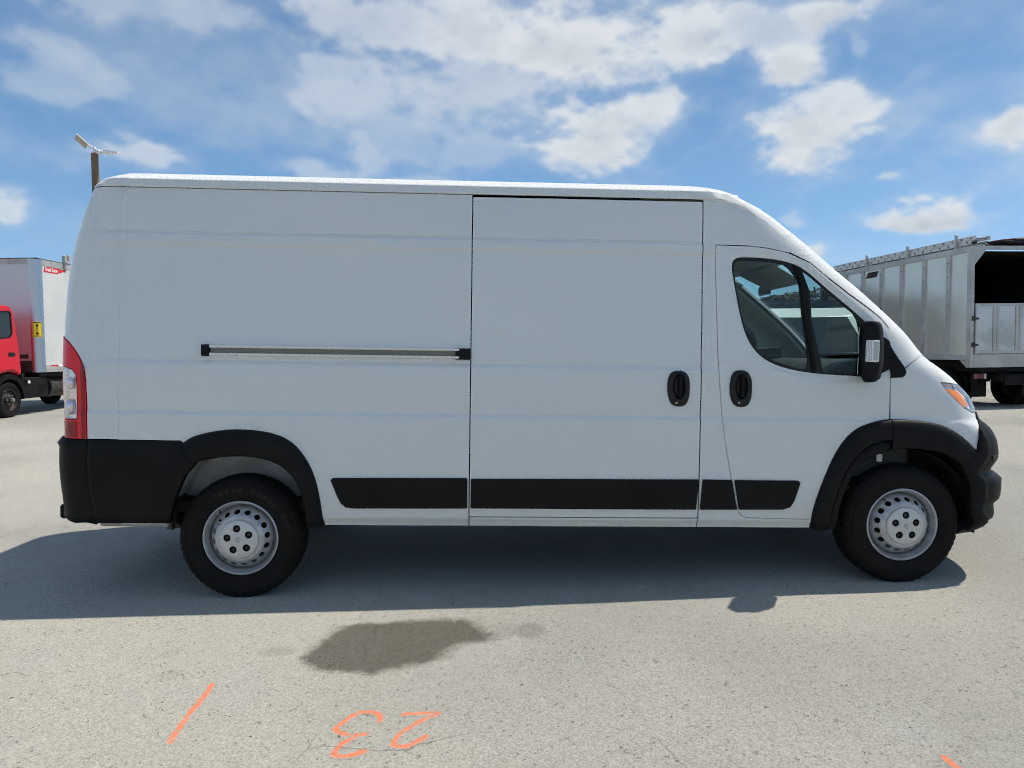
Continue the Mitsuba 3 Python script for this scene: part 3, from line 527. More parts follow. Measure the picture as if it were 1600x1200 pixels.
# cab interior
def plan(z, inset):
    s_ = np.concatenate([np.linspace(2.5, XFf(z) - Df(z), 12), XFf(z) - Df(z) + np.linspace(.02, LF * np.pi / 2 - .001, 40)])
    P = surf0(s_, np.full(len(s_), z)); a = [(x, y) for x, y, _ in P]; return Polygon(a + [(x, 2 * HALF - y) for x, y in a[::-1]]).buffer(-inset)
def within(m, pl, z0, z1):
    c = prism(pl, z1 - z0); c.apply_translation([0, 0, z0]); m = trimesh.Trimesh(m.vertices, m.faces); m.merge_vertices(); m.fix_normals(); return from_m3(to_m3(m) ^ to_m3(c))
vp('headliner', wv(within(bx(2.76, 3.9, .10, 2 * HALF - .10, 2.14, 2.17), plan(2.17, .07), 2, 2.3)), 'headliner', 40)
def dash():
    prof = [(3.62, .75), (3.60, 1.02), (3.52, 1.12), (3.50, 1.28), (3.56, 1.40), (3.66, 1.46), (3.80, 1.485), (4.05, 1.48), (4.35, 1.46), (4.45, 1.30), (4.2, .75)]
    m = prism(Polygon(prof), 1.80); m.vertices = np.stack([m.vertices[:, 0], m.vertices[:, 2] + .125, m.vertices[:, 1]], -1); m.faces = m.faces[:, ::-1]
    return within(m, plan(1.50, .07), .7, 1.6)
vp('dashboard', wv(dash()), 'dash_dark', 40)
k = vp('instrument_hood', wv(hull([(3.50, y, z) for y in (1.32, 1.78) for z in (1.36, 1.54)] + [(3.80, y, z) for y in (1.36, 1.74) for z in (1.40, 1.57)])), 'dash_dark', 30)
def swheel():
    t = trimesh.creation.torus(.195, .017, 40, 12); hub = trimesh.creation.cylinder(.055, .04); sp = [bx(-.18, -.04, -.016, .016, -.008, .004, .003), bx(.04, .18, -.016, .016, -.008, .004, .003), bx(-.016, .016, -.18, -.04, -.008, .004, .003)]
    m = cat_([t, hub] + sp); R_ = trimesh.transformations.rotation_matrix(math.radians(-62), [0, 1, 0]); m.apply_transform(R_); m.apply_translation([3.45, 1.55, 1.56]); return m
vp('steering_wheel', wv(swheel()), 'gloss_black', 50)
vp('sun_visor', wv(cat_([hull([(3.26, y, z) for y in (.28, .86) for z in (2.07, 2.09)] + [(3.47, y, z) for y in (.30, .84) for z in (1.965, 1.98)])])), 'headliner', 30)
vp('sun_visor', wv(cat_([hull([(3.26, y, z) for y in (1.20, 1.78) for z in (2.07, 2.09)] + [(3.42, y, z) for y in (1.22, 1.76) for z in (2.03, 2.045)])])), 'headliner', 30)
vp('rear_view_mirror', wv(cat_([bx(3.50, 3.53, .93, 1.12, 1.95, 2.02, .01)])), 'gloss_black', 30)
for y in (.55, 1.5):
    sb = hull([(2.72, y + a, 1.02) for a in (-.24, .24)] + [(2.90, y + a, 1.0) for a in (-.25, .25)] + [(2.58, y + a, 1.62) for a in (-.2, .2)] + [(2.69, y + a, 1.63) for a in (-.2, .2)])
    sc = bx(2.74, 3.22, y - .25, y + .25, .86, 1.03, .04); hd = bx(2.56, 2.66, y - .13, y + .13, 1.64, 1.84, .04); st = tube([(2.62, y - .05, 1.6), (2.61, y - .05, 1.66)], .008)
    s_ = vp('seat', wv(cat_([sb, sc, st])), 'seat_cloth', 40); add(s_ + '__headrest', wv(hd), 'seat_cloth', 40)
vp('cab_floor', wv(bx(2.76, 4.15, .10, 2 * HALF - .10, .66, .70)), 'matt_black')
vp('bulkhead', wv(bx(2.46, 2.48, .08, 2 * HALF - .08, .60, 2.40)), 'inner_grey')
for fr in (False, True):
    dc = panel(door.difference(arch_f).intersection(sbox(2.8, .6, 4.1, 1.40)), off=-.10, rim=-.07, step=.06, near=not fr, far=fr)
    vp('door_card', dc, 'dash_dark', 30)

# underbody
vp('floor_pan', wv(cat_([bx(-.92, 3.45, .12, 2 * HALF - .12, .50, .56), bx(-.9, .65, .30, .38, .40, .50), bx(-.9, .65, 1.67, 1.75, .40, .50), bx(.9, 2.9, .5, 1.55, .32, .50, .04), bx(3.5, 4.6, .45, 1.6, .36, .62, .05)])), 'matt_black')
vp('tow_bracket', wv(cat_([bx(-.84, -.44, .045, .10, .425, .4675, .008)])), 'wheelhouse', 30)
vp('axle', wv(cat_([tube([(0, .18, .37), (0, 1.87, .37)], .045, 14)])), 'dark_steel', 40)
def spring(y): return cat_([hull([(a, y + d, z + e) for d in (-.03, .03) for e in (0, .012)] + [(b, y + d, z2 + e) for d in (-.03, .03) for e in (0, .012)]) for a, z, b, z2 in ((-.62, .47, 0, .36), (0, .36, .62, .46), (-.35, .405, 0, .348), (0, .348, .35, .40))])
for y in (.36, 1.69): vp('leaf_spring', wv(spring(y)), 'dark_steel', 20)
vp('mud_guard', wv(cat_([hull([(-.455, y, z) for y in (.06, .28) for z in (.41, .62)] + [(-.425, y, z) for y in (.06, .28) for z in (.40, .62)]), hull([(-.50, .10, .425), (-.50, .28, .425), (-.36, .10, .395), (-.36, .28, .395), (-.42, .1, .44), (-.42, .28, .44)])])), 'dark_steel', 30)
def arch_liner(cx, cz, r, y0, y1, a0, a1, n=30):
    an = np.radians(np.linspace(a0, a1, n)); V = []; F = []
    for a in an: V += [(cx + r * math.cos(a), y0, cz + r * math.sin(a)), (cx + r * math.cos(a), y1, cz + r * math.sin(a))]
    for i in range(n - 1): F += [[2 * i, 2 * i + 1, 2 * i + 3], [2 * i, 2 * i + 3, 2 * i + 2]]
    c = len(V); V.append((cx, y1, cz))
    for i in range(n - 1): F.append([c, 2 * i + 1, 2 * i + 3])
    return trimesh.Trimesh(V, F, process=False)
def rear_house(fr):
    op = [(-.455, .52)] + [(-.41, .62), (-.355, .74)] + [(a - .008, b + .012) for a, b in OUT['fl_r_in'][::3]]
    V, F = [], []
    for x, z in op: V += [(x, .035, z), (x, .32, z)]
    for i in range(len(op) - 1): F += [[2 * i, 2 * i + 1, 2 * i + 3], [2 * i, 2 * i + 3, 2 * i + 2]]
    q = Polygon([(x, z) for x, z in op]); v, f = trimesh.creation.triangulate_polygon(q, engine='earcut'); o = len(V)
    V += [(a, .32, b) for a, b in v]; F += [list(t + o) for t in f]
    m = trimesh.Trimesh(V, F, process=False); return wv(flip(m) if fr else m)
for fr in (False, True): vp('rear_wheelhouse', rear_house(fr), 'wheelhouse', 40)
fc = (4.039 - .012, .467)
for fr in (False, True):
    m = arch_liner(4.03, .46, .475, .05, .36, -6, 184); vp('arch_liner', wv(flip(m) if fr else m), 'matt_black', 40)
vp('ride_sensor', wv(bx(3.885, 3.925, .09, .13, .845, .90, .004)), 'steel', 30)
# ------------------------------------------------------------------ wheels of the van (local: outer lip plane y = 0, outwards -y)
def tyre_mesh(R=.371, lo=.362, lug=58, w=1.0):
    side = [(.224, .012), (.232, -.004), (.246, -.011), (.262, -.0150), (.2625, -.0165), (.268, -.0165), (.2685, -.0155), (.280, -.0175), (.30, -.018), (.318, -.0165), (.3185, -.019), (.324, -.0185), (.3245, -.0145), (.336, -.009), (.345, -.003)]
    tread = [(.3515, .003), (.3585, .0095), (.3640, .018), (.3672, .030), (.3685, .046)]
    mid = [(.3690, .048), (.3610, .0495), (.3610, .0555), (.3695, .057), (.3700, .074), (.3622, .0755), (.3622, .0815), (.3702, .083), (.371, .095)]
    half = side + tread + mid; full = half + [(r, .190 - y) for r, y in half[::-1][1:]]
    P = np.array(full); P[:, 1] *= w; n = 528; an = np.arange(n) * 2 * np.pi / n
    r = np.broadcast_to(P[:, 0], (n, len(P))).copy(); y = np.broadcast_to(P[:, 1], (n, len(P)))
    k = an * lug / (2 * np.pi)
    sh = (np.abs(P[:, 0] - .358) < .0115) & ((P[:, 1] < .047) | (P[:, 1] > .143))
    gr = (((k[:, None] + y * 5) % 1) < .30) & sh[None]; r[gr] -= .0060
    mb = (P[:, 0] > .3665) & (P[:, 1] > .047) & (P[:, 1] < .143)
    r[(((k[:, None] * 1.5 + np.sin(y * 90) * .35) % 1) < .2) & mb[None]] -= .006
    r = np.where(r > .30, r + (R - .371) * (r - .22) / .15, r)
    x, z = r * np.cos(an)[:, None], r * np.sin(an)[:, None]
    bulge = np.clip((-z - lo + .05) / .05, 0, 1) ** 2 * .008; y = y - bulge * np.where(P[:, 1] < .09, 1, -1)[None] * (P[:, 0] > .25)[None]
    z = np.maximum(z, -lo); v = np.stack([x, y, z], -1).reshape(-1, 3); m = len(P); F = []
    I, J = np.meshgrid(np.arange(n), np.arange(m - 1), indexing='ij'); a = I * m + J; b = ((I + 1) % n) * m + J
    F = np.concatenate([np.stack([a, a + 1, b + 1], -1).reshape(-1, 3), np.stack([a, b + 1, b], -1).reshape(-1, 3)])
    return trimesh.Trimesh(v, F, process=False)
def rim_mesh(nh=16, rh=.0182, phase=0.):
    outer = [(.2235, .014), (.2255, .004), (.2235, -.002), (.2175, -.004), (.2125, .000), (.2085, .008), (.2065, .018), (.2015, .024), (.1985, .040), (.1965, .078), (.191, .080), (.1885, .052), (.183, .036), (.176, .024), (.169, .014), (.150, -.010), (.142, -.017), (.134, -.0205), (.124, -.022), (.116, -.0225), (.05, -.0225)]
    inner = [(r - .002, y + .006) if r > .2 else (r, y + .006) for r, y in outer[::-1]]
    prof = outer + inner; rr = np.array(prof)
    cs = m3.CrossSection([np.array([(r, -y) for r, y in prof])[::-1]]) if False else None
    m = lathe_y(prof + [prof[0]], 96); t = trimesh.Trimesh(m.vertices, m.faces, process=True); t.fix_normals()
    solid = to_m3(t); holes = []
    for i in range(nh):
        a = phase + 2 * math.pi * i / nh
        c = trimesh.creation.cylinder(rh, .10, 24); c.apply_transform(trimesh.geometry.align_vectors([0, 0, 1], [.62 * math.cos(a), -.78, .62 * math.sin(a)])); c.apply_translation([.1585 * math.cos(a), .003, .1585 * math.sin(a)]); holes.append(to_m3(c))
    return from_m3(solid - m3.Manifold.batch_boolean(holes, m3.OpType.Add))
def cap_mesh(phase):
    t = lathe_y([(.1145, -.006), (.1145, -.017), (.1125, -.0205), (.108, -.023), (.075, -.0285), (.040, -.0305), (.0372, -.0305), (.0365, -.029), (.0355, -.029), (.0348, -.031), (.012, -.0318), (.0008, -.0318), (.0008, -.006), (.1145, -.006)], 80)
    t = trimesh.Trimesh(t.vertices, t.faces, process=True); t.fix_normals(); s = to_m3(t); H = []
    for i in range(5):
        a = phase + 2 * math.pi * i / 5; c = trimesh.creation.cylinder(.0222, .06, 28); c.apply_transform(trimesh.geometry.align_vectors([0, 0, 1], [0, 1, 0])); c.apply_translation([.067 * math.cos(a), -.030, .067 * math.sin(a)]); H.append(to_m3(c))
        b = a + math.pi / 5; g = bx(-.020, .020, -.0295, -.0265, .088, .0955, .001)
        g.apply_transform(trimesh.transformations.rotation_matrix(math.pi / 2 - b, [0, 1, 0])); H.append(to_m3(g))
    return from_m3(s - m3.Manifold.batch_boolean(H, m3.OpType.Add))
def nut_meshes(phase):
    nuts, cups = [], []
    for i in range(5):
        a = phase + 2 * math.pi * i / 5; x, z = .067 * math.cos(a), .067 * math.sin(a)
        q = lathe_y([(.0105, -.010), (.0105, -.0225), (.0085, -.0245), (.005, -.0245), (.0045, -.022), (.0005, -.022)], 6); q.apply_translation([x, 0, z]); nuts.append(q)
        q = lathe_y([(.0223, -.022), (.0215, -.0125), (.0005, -.0125)], 24); q.apply_translation([x, 0, z]); cups.append(q)
    return nuts, cups
def emblem():
    pg = Polygon([(-.017, .012), (-.004, .020), (.016, .012), (.021, .002), (.013, .004), (.008, -.004), (.012, -.014), (.003, -.020), (-.004, -.010), (-.012, -.016), (-.020, -.006), (-.012, .000)]).buffer(-.0005)
    eye = Polygon([(-.007, .004), (.004, .008), (.002, .000), (-.006, -.002)])
    m = prism(pg.difference(eye), .0014); m.vertices = np.stack([m.vertices[:, 0], -.0312 - m.vertices[:, 2], m.vertices[:, 1]], -1); return m
def arc_text(text, r, h, a0, y, step):
    out = []
    for i, ch in enumerate(text):
        if ch == ' ': continue
        g = meshkit.text_mesh(ch, h, .0018, bold=True); w = g.bounds[:, 0].mean(); v = np.array(g.vertices)
        g.vertices = np.stack([v[:, 0] - w, y - v[:, 2], v[:, 1] + r], -1)
        g.apply_transform(trimesh.transformations.rotation_matrix(math.radians(90 - (a0 - step * i)), [0, 1, 0])); out.append(g)
    return cat_(out)
tyre0 = tyre_mesh()
def place(m, x, y, z, fr=False):
    m = m.copy(); m.apply_translation([x, y, z]); return flip(m) if fr else m
for nm, wx, ph, hp, lett in (('rear', 0., math.radians(97), .10, [('TERRA FORCE', 118, 7.6), ('A/T', 27, 7.0)]), ('front', 4.039, math.radians(90), .2, [])):
    rim = rim_mesh(phase=hp); cap = cap_mesh(ph); nuts, cups = nut_meshes(ph)
    for fr in (False, True):
        yw = .035 if nm == 'rear' else .030
        kw = vp('wheel', place(rim, wx, yw, .362, fr), 'wheel_silver', 32)
        add(kw + '__tyre', place(tyre0, wx, yw, .362, fr), 'tyre_rubber', 32)
        add(kw + '__hub_cap', place(cap, wx, yw - .012, .362, fr), 'cap_silver', 32)
        add(kw + '__brake_drum', place(lathe_y([(.004, .075), (.15, .075), (.155, .085), (.155, .16), (.004, .16)], 40), wx, yw, .362, fr), 'dark_steel', 30)
        for i in range(5):
            add(kw + '__nut_recess', place(cups[i], wx, yw - .012, .362, fr), 'matt_black', 30)
            add(kw + '__lug_nut', place(nuts[i], wx, yw - .012, .362, fr), 'dark_steel', 20)
        add(kw + '__emblem', place(emblem(), wx, yw - .012, .362, fr), 'wheel_silver', 20)
        vs = tube([(.21 * math.cos(2.2), .01, .21 * math.sin(2.2)), (.185 * math.cos(2.2), -.004, .185 * math.sin(2.2))], .004, 8)
        add(kw + '__valve_stem', place(vs, wx, yw, .362, fr), 'matt_black', 30)
        if lett and not fr:
            for txt, a0, st in lett: add(kw + '__lettering', place(arc_text(txt, .276, .026, a0, -.0176, st), wx, yw, .362, fr), 'tyre_letter', False)

# ------------------------------------------------------------------ ground: one sheet of pale worn asphalt, with its stains and cracks
STAIN = [(0.559, -0.842), (0.617, -0.633), (0.656, -0.51), (0.776, -0.429), (0.978, -0.397), (1.255, -0.378), (1.396, -0.407), (1.5, -0.539), (1.515, -0.625), (1.466, -0.711), (1.339, -0.758), (1.25, -0.864), (1.196, -0.952), (0.993, -0.986), (0.936, -1.035), (0.88, -1.012), (0.744, -0.991), (0.665, -0.966)]
STX, STY = [p[0] for p in STAIN], [p[1] for p in STAIN]
def poly_sd(px, py):
    n = len(STX); d = mi.Float(1e9); odd = mi.Float(0)
    for i in range(n):
        ax, ay, bx_, by = STX[i], STY[i], STX[(i + 1) % n], STY[(i + 1) % n]; ex, ey = bx_ - ax, by - ay
        wx, wy = px - ax, py - ay; t = dr.clip((wx * ex + wy * ey) / (ex * ex + ey * ey), 0, 1)
        d = dr.minimum(d, dr.square(wx - ex * t) + dr.square(wy - ey * t))
        cr = ((ay > py) != (by > py)) & (px < (ex * (py - ay) / (ey if abs(ey) > 1e-9 else 1e-9) + ax))
        odd = dr.select(cr, 1 - odd, odd)
    return dr.sqrt(d) * dr.select(odd > .5, 1., -1.)                # positive inside
def grain(p):
    a = noise(p.x * 150, p.y * 150, 3.); b = noise(p.x * 310, p.y * 310, 8.); c, c2, r = voronoi(p.x * 95, p.y * 95)
    return a, b, c, r
def ground_tone(p):
    a, b, c, r = grain(p); big = fbm(p.x * .55, p.y * .55, 1.3, octaves=5); m2 = fbm(p.x * 2.6, p.y * 2.6, 4.7, octaves=4); far = fbm(p.x * .12, p.y * .2, 9.1, octaves=4)
    col = mix((.204, .215, .203), (.300, .306, .277), smoothstep(.34, .66, .6 * big + .4 * fbm(p.x * .22 + 4, p.y * .3, 2.2, octaves=3)))
    col = mix(col, (.278, .292, .288), smoothstep(.5, .75, m2) * .45)
    col = mix(col, (.308, .314, .286), smoothstep(.5, .7, far) * .5)
    col = col * (.78 + .44 * a) * (.80 + .40 * b)
    stone = smoothstep(.42, .20, c)
    col = mix(col, mix((.18, .18, .168), (.46, .46, .43), r), stone * .38)
    pit = smoothstep(.945, .975, cell_rand(dr.floor(p.x * 105 + 1.5 * a), dr.floor(p.y * 105 + 1.5 * b), 5)) * smoothstep(.45, .65, noise(p.x * 30, p.y * 30, 2.))
    col = col * (1 - .48 * pit)
    wx, wy = p.x + .35 * (fbm(p.x * 1.7, p.y * 1.7, 2.) - .5) + .05 * (fbm(p.x * 14, p.y * 14, 6.) - .5), p.y + .35 * (fbm(p.x * 1.7 + 9, p.y * 1.7, 2.) - .5) + .05 * (fbm(p.x * 14 + 5, p.y * 14, 6.) - .5)
    d1, d2, _ = voronoi(wx * .85 + 3.1, wy * .85 + 1.7)
    crack = smoothstep(.009, .002, d2 - d1) * smoothstep(.50, .64, fbm(p.x * .9, p.y * .9, 12., octaves=3))
    return col * (1 - .42 * crack)
def ground_fn(p, n, uv):
    col = ground_tone(p)
    wob = (fbm(p.x * 9, p.y * 9, 1., octaves=5) - .5) * .16 + (noise(p.x * 90, p.y * 90, 2.) - .5) * .035
    east = smoothstep(1.0, 1.6, p.x)
    s = smoothstep(-.03 - .05 * east, .04 + .09 * east, poly_sd(p.x, p.y) + wob * (.55 + .5 * east))
    def blob(x, y, rx, ry): q = dr.sqrt(dr.square((p.x - x) / rx) + dr.square((p.y - y) / ry)); return smoothstep(1.15, .55, q + wob * 2.5)
    wet = .93 * s
    for x, y, rx, ry, k in ((1.69, -0.578, 0.093, 0.124, 0.34), (0.442, -0.761, 0.094, 0.07, 0.22), (1.55, -0.569, 0.1, 0.124, 0.2), (-0.089, -0.742, 0.057, 0.07, 0.16), (0.005, -0.99, 0.065, 0.06, 0.14)): wet = dr.maximum(wet, k * blob(x, y, rx, ry))
    mot = fbm(p.x * 22, p.y * 22, 5., octaves=4); col = mix(col, col * mi.Color3f(.25, .238, .212) * (.75 + .5 * mot), wet * (.86 + .22 * mot))
    rust = smoothstep(.35, .0, dr.sqrt(dr.square((p.x - 8.2) / 2.4) + dr.square((p.y - 7.6) / 1.2)) + .3 * fbm(p.x * 2, p.y * 2, 3.)) * .3
    return mix(col, col * mi.Color3f(1.12, .93, .80), rust)
def ground_bump(p, n, uv):
    a, b, c, r = grain(p); return .55 * smoothstep(.5, .1, c) * r + .5 * a + .3 * b
mat('asphalt', {'type': 'bumpmap', 'arbitrary': mikit.proc(ground_bump, eps=1.5e-3), 'scale': .0045, 'bsdf': pr(mikit.proc(ground_fn), .85, 0, .25)})
def ground_mesh():
    e = [-2500, -300, -60, -20, -8, 12, 30, 70, 300, 2500]; X, Y = np.meshgrid(e, e, indexing='ij'); n = len(e); V = np.stack([X.ravel(), Y.ravel(), np.zeros(X.size)], -1)
    F = []
    for i in range(n - 1):
        for j in range(n - 1): a = i * n + j; F += [[a, a + n, a + n + 1], [a, a + n + 1, a + 1]]
    return trimesh.Trimesh(V, F, process=False)
k = add('parking_lot', ground_mesh(), 'asphalt'); label(k, 'pale worn asphalt lot with a dark wet stain and fine cracks', kind='structure')
def pebbles():
    out_v, out_f = [], []; base = trimesh.creation.icosphere(0); n = 2600
    for i in range(n):
        d = 1.2 + 7.5 * RNG.random() ** 1.6; a = RNG.uniform(-.72, .72); x = CAM[0] + math.sin(a) * d / math.cos(a) * math.cos(a); y = CAM[1] + d * math.cos(a)
        r = .0015 + .0035 * RNG.random() ** 3; v = base.vertices * r * [RNG.uniform(.7, 1.5), RNG.uniform(.7, 1.5), RNG.uniform(.5, .9)] * RNG.uniform(.8, 1.2, (12, 1)) + [x, y, r * .3]
        out_f.append(base.faces + 12 * i); out_v.append(v)
    return trimesh.Trimesh(np.vstack(out_v), np.vstack(out_f), process=False)
def peb_fn(p, n, uv): return mix((.10, .095, .085), (.44, .43, .40), dr.square(cell_rand(dr.floor(p.x * 40), dr.floor(p.y * 40), 1)))
mat('pebble', pr(mikit.proc(peb_fn), .8, 0, .3))
k = add('gravel', pebbles(), 'pebble'); label(k, 'loose grit scattered over the asphalt', kind='stuff')

# orange spray paint: ribbons of paint with sprayed edges (u along, v across)
def spray_fn(p, n, uv):
    e = dr.abs(uv.y); g = noise(p.x * 120, p.y * 120, 1.); h = noise(p.x * 260, p.y * 260, 4.); w = fbm(p.x * 30, p.y * 30, 3., octaves=3)
    a = smoothstep(1.0, .10, e + .5 * (w - .5)); f = noise(uv.x * 5, 1.5, 2.5); return dr.clip(a * smoothstep(.33, .78, .50 * g + .30 * h + .40 * a + .24 * (w - .5) + .20 * (f - .5)), 0, 1) * .78
def asph_thin(p, n, uv): return ground_tone(p)
mat('spray_paint', {'type': 'blendbsdf', 'weight': mikit.proc(spray_fn), 'a': {'type': 'bumpmap', 'arbitrary': mikit.proc(ground_bump, eps=1.5e-3), 'scale': .0045, 'bsdf': pr(mikit.proc(asph_thin), .85, 0, .25)}, 'b': pr((.64, .155, .05), .85, 0, .15)})
def stroke(name, pts, w, text, group=None):
    p = np.array(pts, float); d = np.r_[0, np.cumsum(np.linalg.norm(np.diff(p, axis=0), axis=1))]
    from scipy.interpolate import PchipInterpolator
    t = np.linspace(0, d[-1], max(8, int(d[-1] / .012))); q = PchipInterpolator(d, p)(t); tg = np.gradient(q, axis=0); tg /= np.linalg.norm(tg, axis=1, keepdims=True); nn = np.stack([-tg[:, 1], tg[:, 0]], -1)
    k = 5; v = np.linspace(-1, 1, k); P = q[:, None] + nn[:, None] * (v[None, :, None] * w); V = np.concatenate([P, np.full(P.shape[:2] + (1,), .0012)], -1).reshape(-1, 3)
    endf = np.maximum(0, 1 - np.minimum(t, t[-1] - t) / (w * .8)); uv = np.stack([np.repeat(t, k), np.sqrt(np.tile(v, len(t)) ** 2 + np.repeat(endf, k) ** 2)], -1); F = []
    for i in range(len(t) - 1):
        for j in range(k - 1): a = i * k + j; F += [[a, a + k, a + k + 1], [a, a + k + 1, a + 1]]
    m = trimesh.Trimesh(V, F, process=False)
    if m.face_normals[:, 2].mean() < 0: m.faces = m.faces[:, ::-1]
    kk = add(name, m, 'spray_paint', True, uv=uv); label(kk, text, 'road marking'); return kk
stroke('paint_mark', [(0.247, -1.075), (0.26, -1.217), (0.257, -1.34), (0.265, -1.479), (0.273, -1.587)], 0.026, 'orange sprayed slanting stroke on the asphalt left of the numerals')
stroke('painted_numeral', [(1.032, -1.478), (1.044, -1.444), (1.03, -1.406), (0.996, -1.381), (0.968, -1.38), (0.925, -1.41), (0.896, -1.463), (0.882, -1.504), (0.907, -1.537), (0.952, -1.554), (0.99, -1.552), (1.013, -1.546), (0.969, -1.565), (0.937, -1.595), (0.917, -1.641), (0.911, -1.674), (0.932, -1.696), (0.964, -1.695), (1.004, -1.676), (1.033, -1.652)], 0.024, 'orange sprayed numeral three painted upside down beside the wet stain')
stroke('painted_numeral', [(1.111, -1.414), (1.165, -1.407), (1.221, -1.406), (1.272, -1.409), (1.248, -1.431), (1.218, -1.454), (1.168, -1.511), (1.132, -1.564), (1.118, -1.616), (1.134, -1.643), (1.164, -1.646), (1.202, -1.619), (1.248, -1.56)], 0.024, 'orange sprayed numeral two painted upside down beside the wet stain')
stroke('paint_mark', [(3.093, -1.802), (3.092, -1.845), (3.095, -1.888), (3.107, -1.948), (3.121, -2.005)], 0.024, 'orange sprayed stroke cut off at the bottom right corner of the view')

# ------------------------------------------------------------------ things beyond the van, placed by (metres right of, metres beyond) the camera
def frame(lat, dep, ang=0.):
    """a matrix: x to the right, y away from the camera (turned by ang towards the right), z up"""
    R_ = np.array([math.cos(YAW), -math.sin(YAW)]); F_ = np.array([math.sin(YAW), math.cos(YAW)])
    o = CAM[:2] + lat * R_ + dep * F_; c, s = math.cos(ang), math.sin(ang)
    X = c * R_ - s * F_; Y = s * R_ + c * F_; M = np.eye(4); M[:2, 0] = X; M[:2, 1] = Y; M[:2, 3] = o; return M
def adder(root, M):
    def f(name, m, mt, smooth=30, parent=None, text=None):
        m = m.copy(); m.apply_transform(M); k = add(f'{parent or root}__{name}', m, mt, smooth)
        if text: labels[k] = {'label': text}
        return k
    return f
def alu_fn(p, n, uv):
    k = fbm(p.x * 2.2, p.y * 2.2, p.z * .9, octaves=4); return mix((.62, .595, .52), (.74, .715, .64), k)  # warm tint put into the metal for beige sky and ground reflections
mat('alu_panel', {'type': 'bumpmap', 'arbitrary': mikit.proc(lambda p, n, uv: fbm(p.x * 1.3, p.y * 1.3, p.z * 1.1, octaves=3), eps=.02), 'scale': .035, 'bsdf': pr(mikit.proc(alu_fn), .26, .5, .5)})
mat('alu_frame', pr(speck((.40, .40, .385), (.49, .485, .47), 3), .45, .4, .5))
mat('ladder_alu', pr((.60, .60, .58), .4, .25, .5))  # lighter than the frame alloy: sunlit brightness put into the colour
mat('alu_gate', pr(speck((.42, .43, .43), (.56, .56, .55), 3), .3, .75, .5))
mat('alu_post', {'type': 'roughconductor', 'material': 'Al', 'alpha': .2, 'specular_reflectance': {'type': 'rgb', 'value': [.62, .65, .68]}})
mat('box_white', pr(speck((.50, .53, .535), (.54, .565, .57), 2), .4, 0, .5))
mat('box_front', pr((.60, .58, .59), .34, .55, .5))
mat('red_paint', pr((.56, .006, .022), .22, 0, .35, clearcoat=.4, clearcoat_gloss=.98))
mat('sign_red', pr((.52, .02, .03), .4)); mat('sign_white', pr((.8, .8, .8), .4)); mat('sign_yellow', pr((.75, .58, .02), .45)); mat('sign_black', pr((.015, .014, .012), .5))
mat('tape_red', pr((.5, .02, .02), .35)); mat('truck_black', pr(speck((.004, .004, .0045), (.010, .0095, .009), 6), .6, 0, .15))
mat('dark_glass', pr((.012, .016, .018), .05, 0, .6)); mat('dirty_dark', pr((.012, .012, .012), .9, 0, .1))

# red box truck on the left, nose towards the camera
BT = 'box_truck'; label(BT, 'red cab box truck with white cargo box behind the left end of the van', 'truck')
b = adder(BT, frame(-12.2, 0))
D0, D1, Z0, Z1, RC = 18.40, 24.6, 1.07, 4.0, .22
W = 2.46
b('front_wall', bx(-W + RC, -RC, D0, D0 + .03, Z0 + .30, Z1 - .14), 'box_front')
b('front_skirt', bx(-W + RC, -RC, D0 - .006, D0 + .03, Z0, Z0 + .298), 'dark_steel')
def post(z0, z1, r, cx, sgn=1):
    a = np.linspace(-np.pi / 2, 0, 13); o = [(cx + sgn * r * math.cos(t), D0 + RC + r * math.sin(t)) for t in a]; i = [(cx + sgn * (r - .02) * math.cos(t), D0 + RC + (r - .02) * math.sin(t)) for t in a[::-1]]
    m = prism(Polygon(o + i), z1 - z0); m.apply_translation([0, 0, z0]); return m
b('corner_post', post(Z0, Z1 - .01, RC, -RC), 'alu_post', 25); b('corner_post', post(Z0, Z1 - .01, RC, -W + RC, -1), 'alu_post', 25)
b('side_wall', bx(-.03, -.004, D0 + RC, D1, Z0 + .19, Z1 - .14), 'box_white'); b('side_wall', bx(-W + .004, -W + .03, D0 + RC, D1, Z0 + .19, Z1 - .14), 'box_white')
b('top_rail', cat_([bx(-.035, .008, D0 + RC, D1, Z1 - .14, Z1), bx(-W - .008, -W + .035, D0 + RC, D1, Z1 - .14, Z1), bx(-W + RC, -RC, D0 - .008, D0 + .035, Z1 - .14, Z1 - .0)]), 'alu_frame')
b('top_rail', post(Z1 - .14, Z1, RC + .008, -RC), 'alu_post', 25)
b('bottom_rail', cat_([bx(-.035, .008, D0 + RC, D1, Z0, Z0 + .19), bx(-.03, .016, D0 + RC, D1, Z0 + .06, Z0 + .075), bx(-W - .008, -W + .035, D0 + RC, D1, Z0, Z0 + .19)]), 'alu_frame')
b('box_roof', bx(-W + .02, -.02, D0 + .02, D1, Z1, Z1 + .025), 'dark_steel'); b('rear_wall', bx(-W, 0, D1 - .05, D1, Z0, Z1), 'box_white')
riv = [bx(-.004, .0015, y - .006, y + .006, z - .006, z + .006) for z in np.arange(1.4, 3.85, .22) for y in (D0 + RC + .03,)] + [bx(.008, .012, y - .007, y + .007, Z1 - .07, Z1 - .055) for y in np.arange(D0 + .3, D1, .28)] + [bx(x - .006, x + .006, D0 - .012, D0 - .007, Z1 - .07, Z1 - .058) for x in np.arange(-W + .3, -.2, .3)] + [bx(-RC - .04, -RC - .028, D0 - .003, D0 + .002, z, z + .012) for z in np.arange(1.4, 3.85, .22)]
kr = b('rivets', cat_(riv), 'dark_steel', False); labels[kr] = {'kind': 'stuff'}
for i in range(8):
    b('reflective_tape', bx(.008, .0105, D0 + .42 + .3 * i, D0 + .42 + .3 * i + .295, Z0 + .145, Z0 + .185), 'tape_red' if i % 2 == 0 else 'sign_white', False)
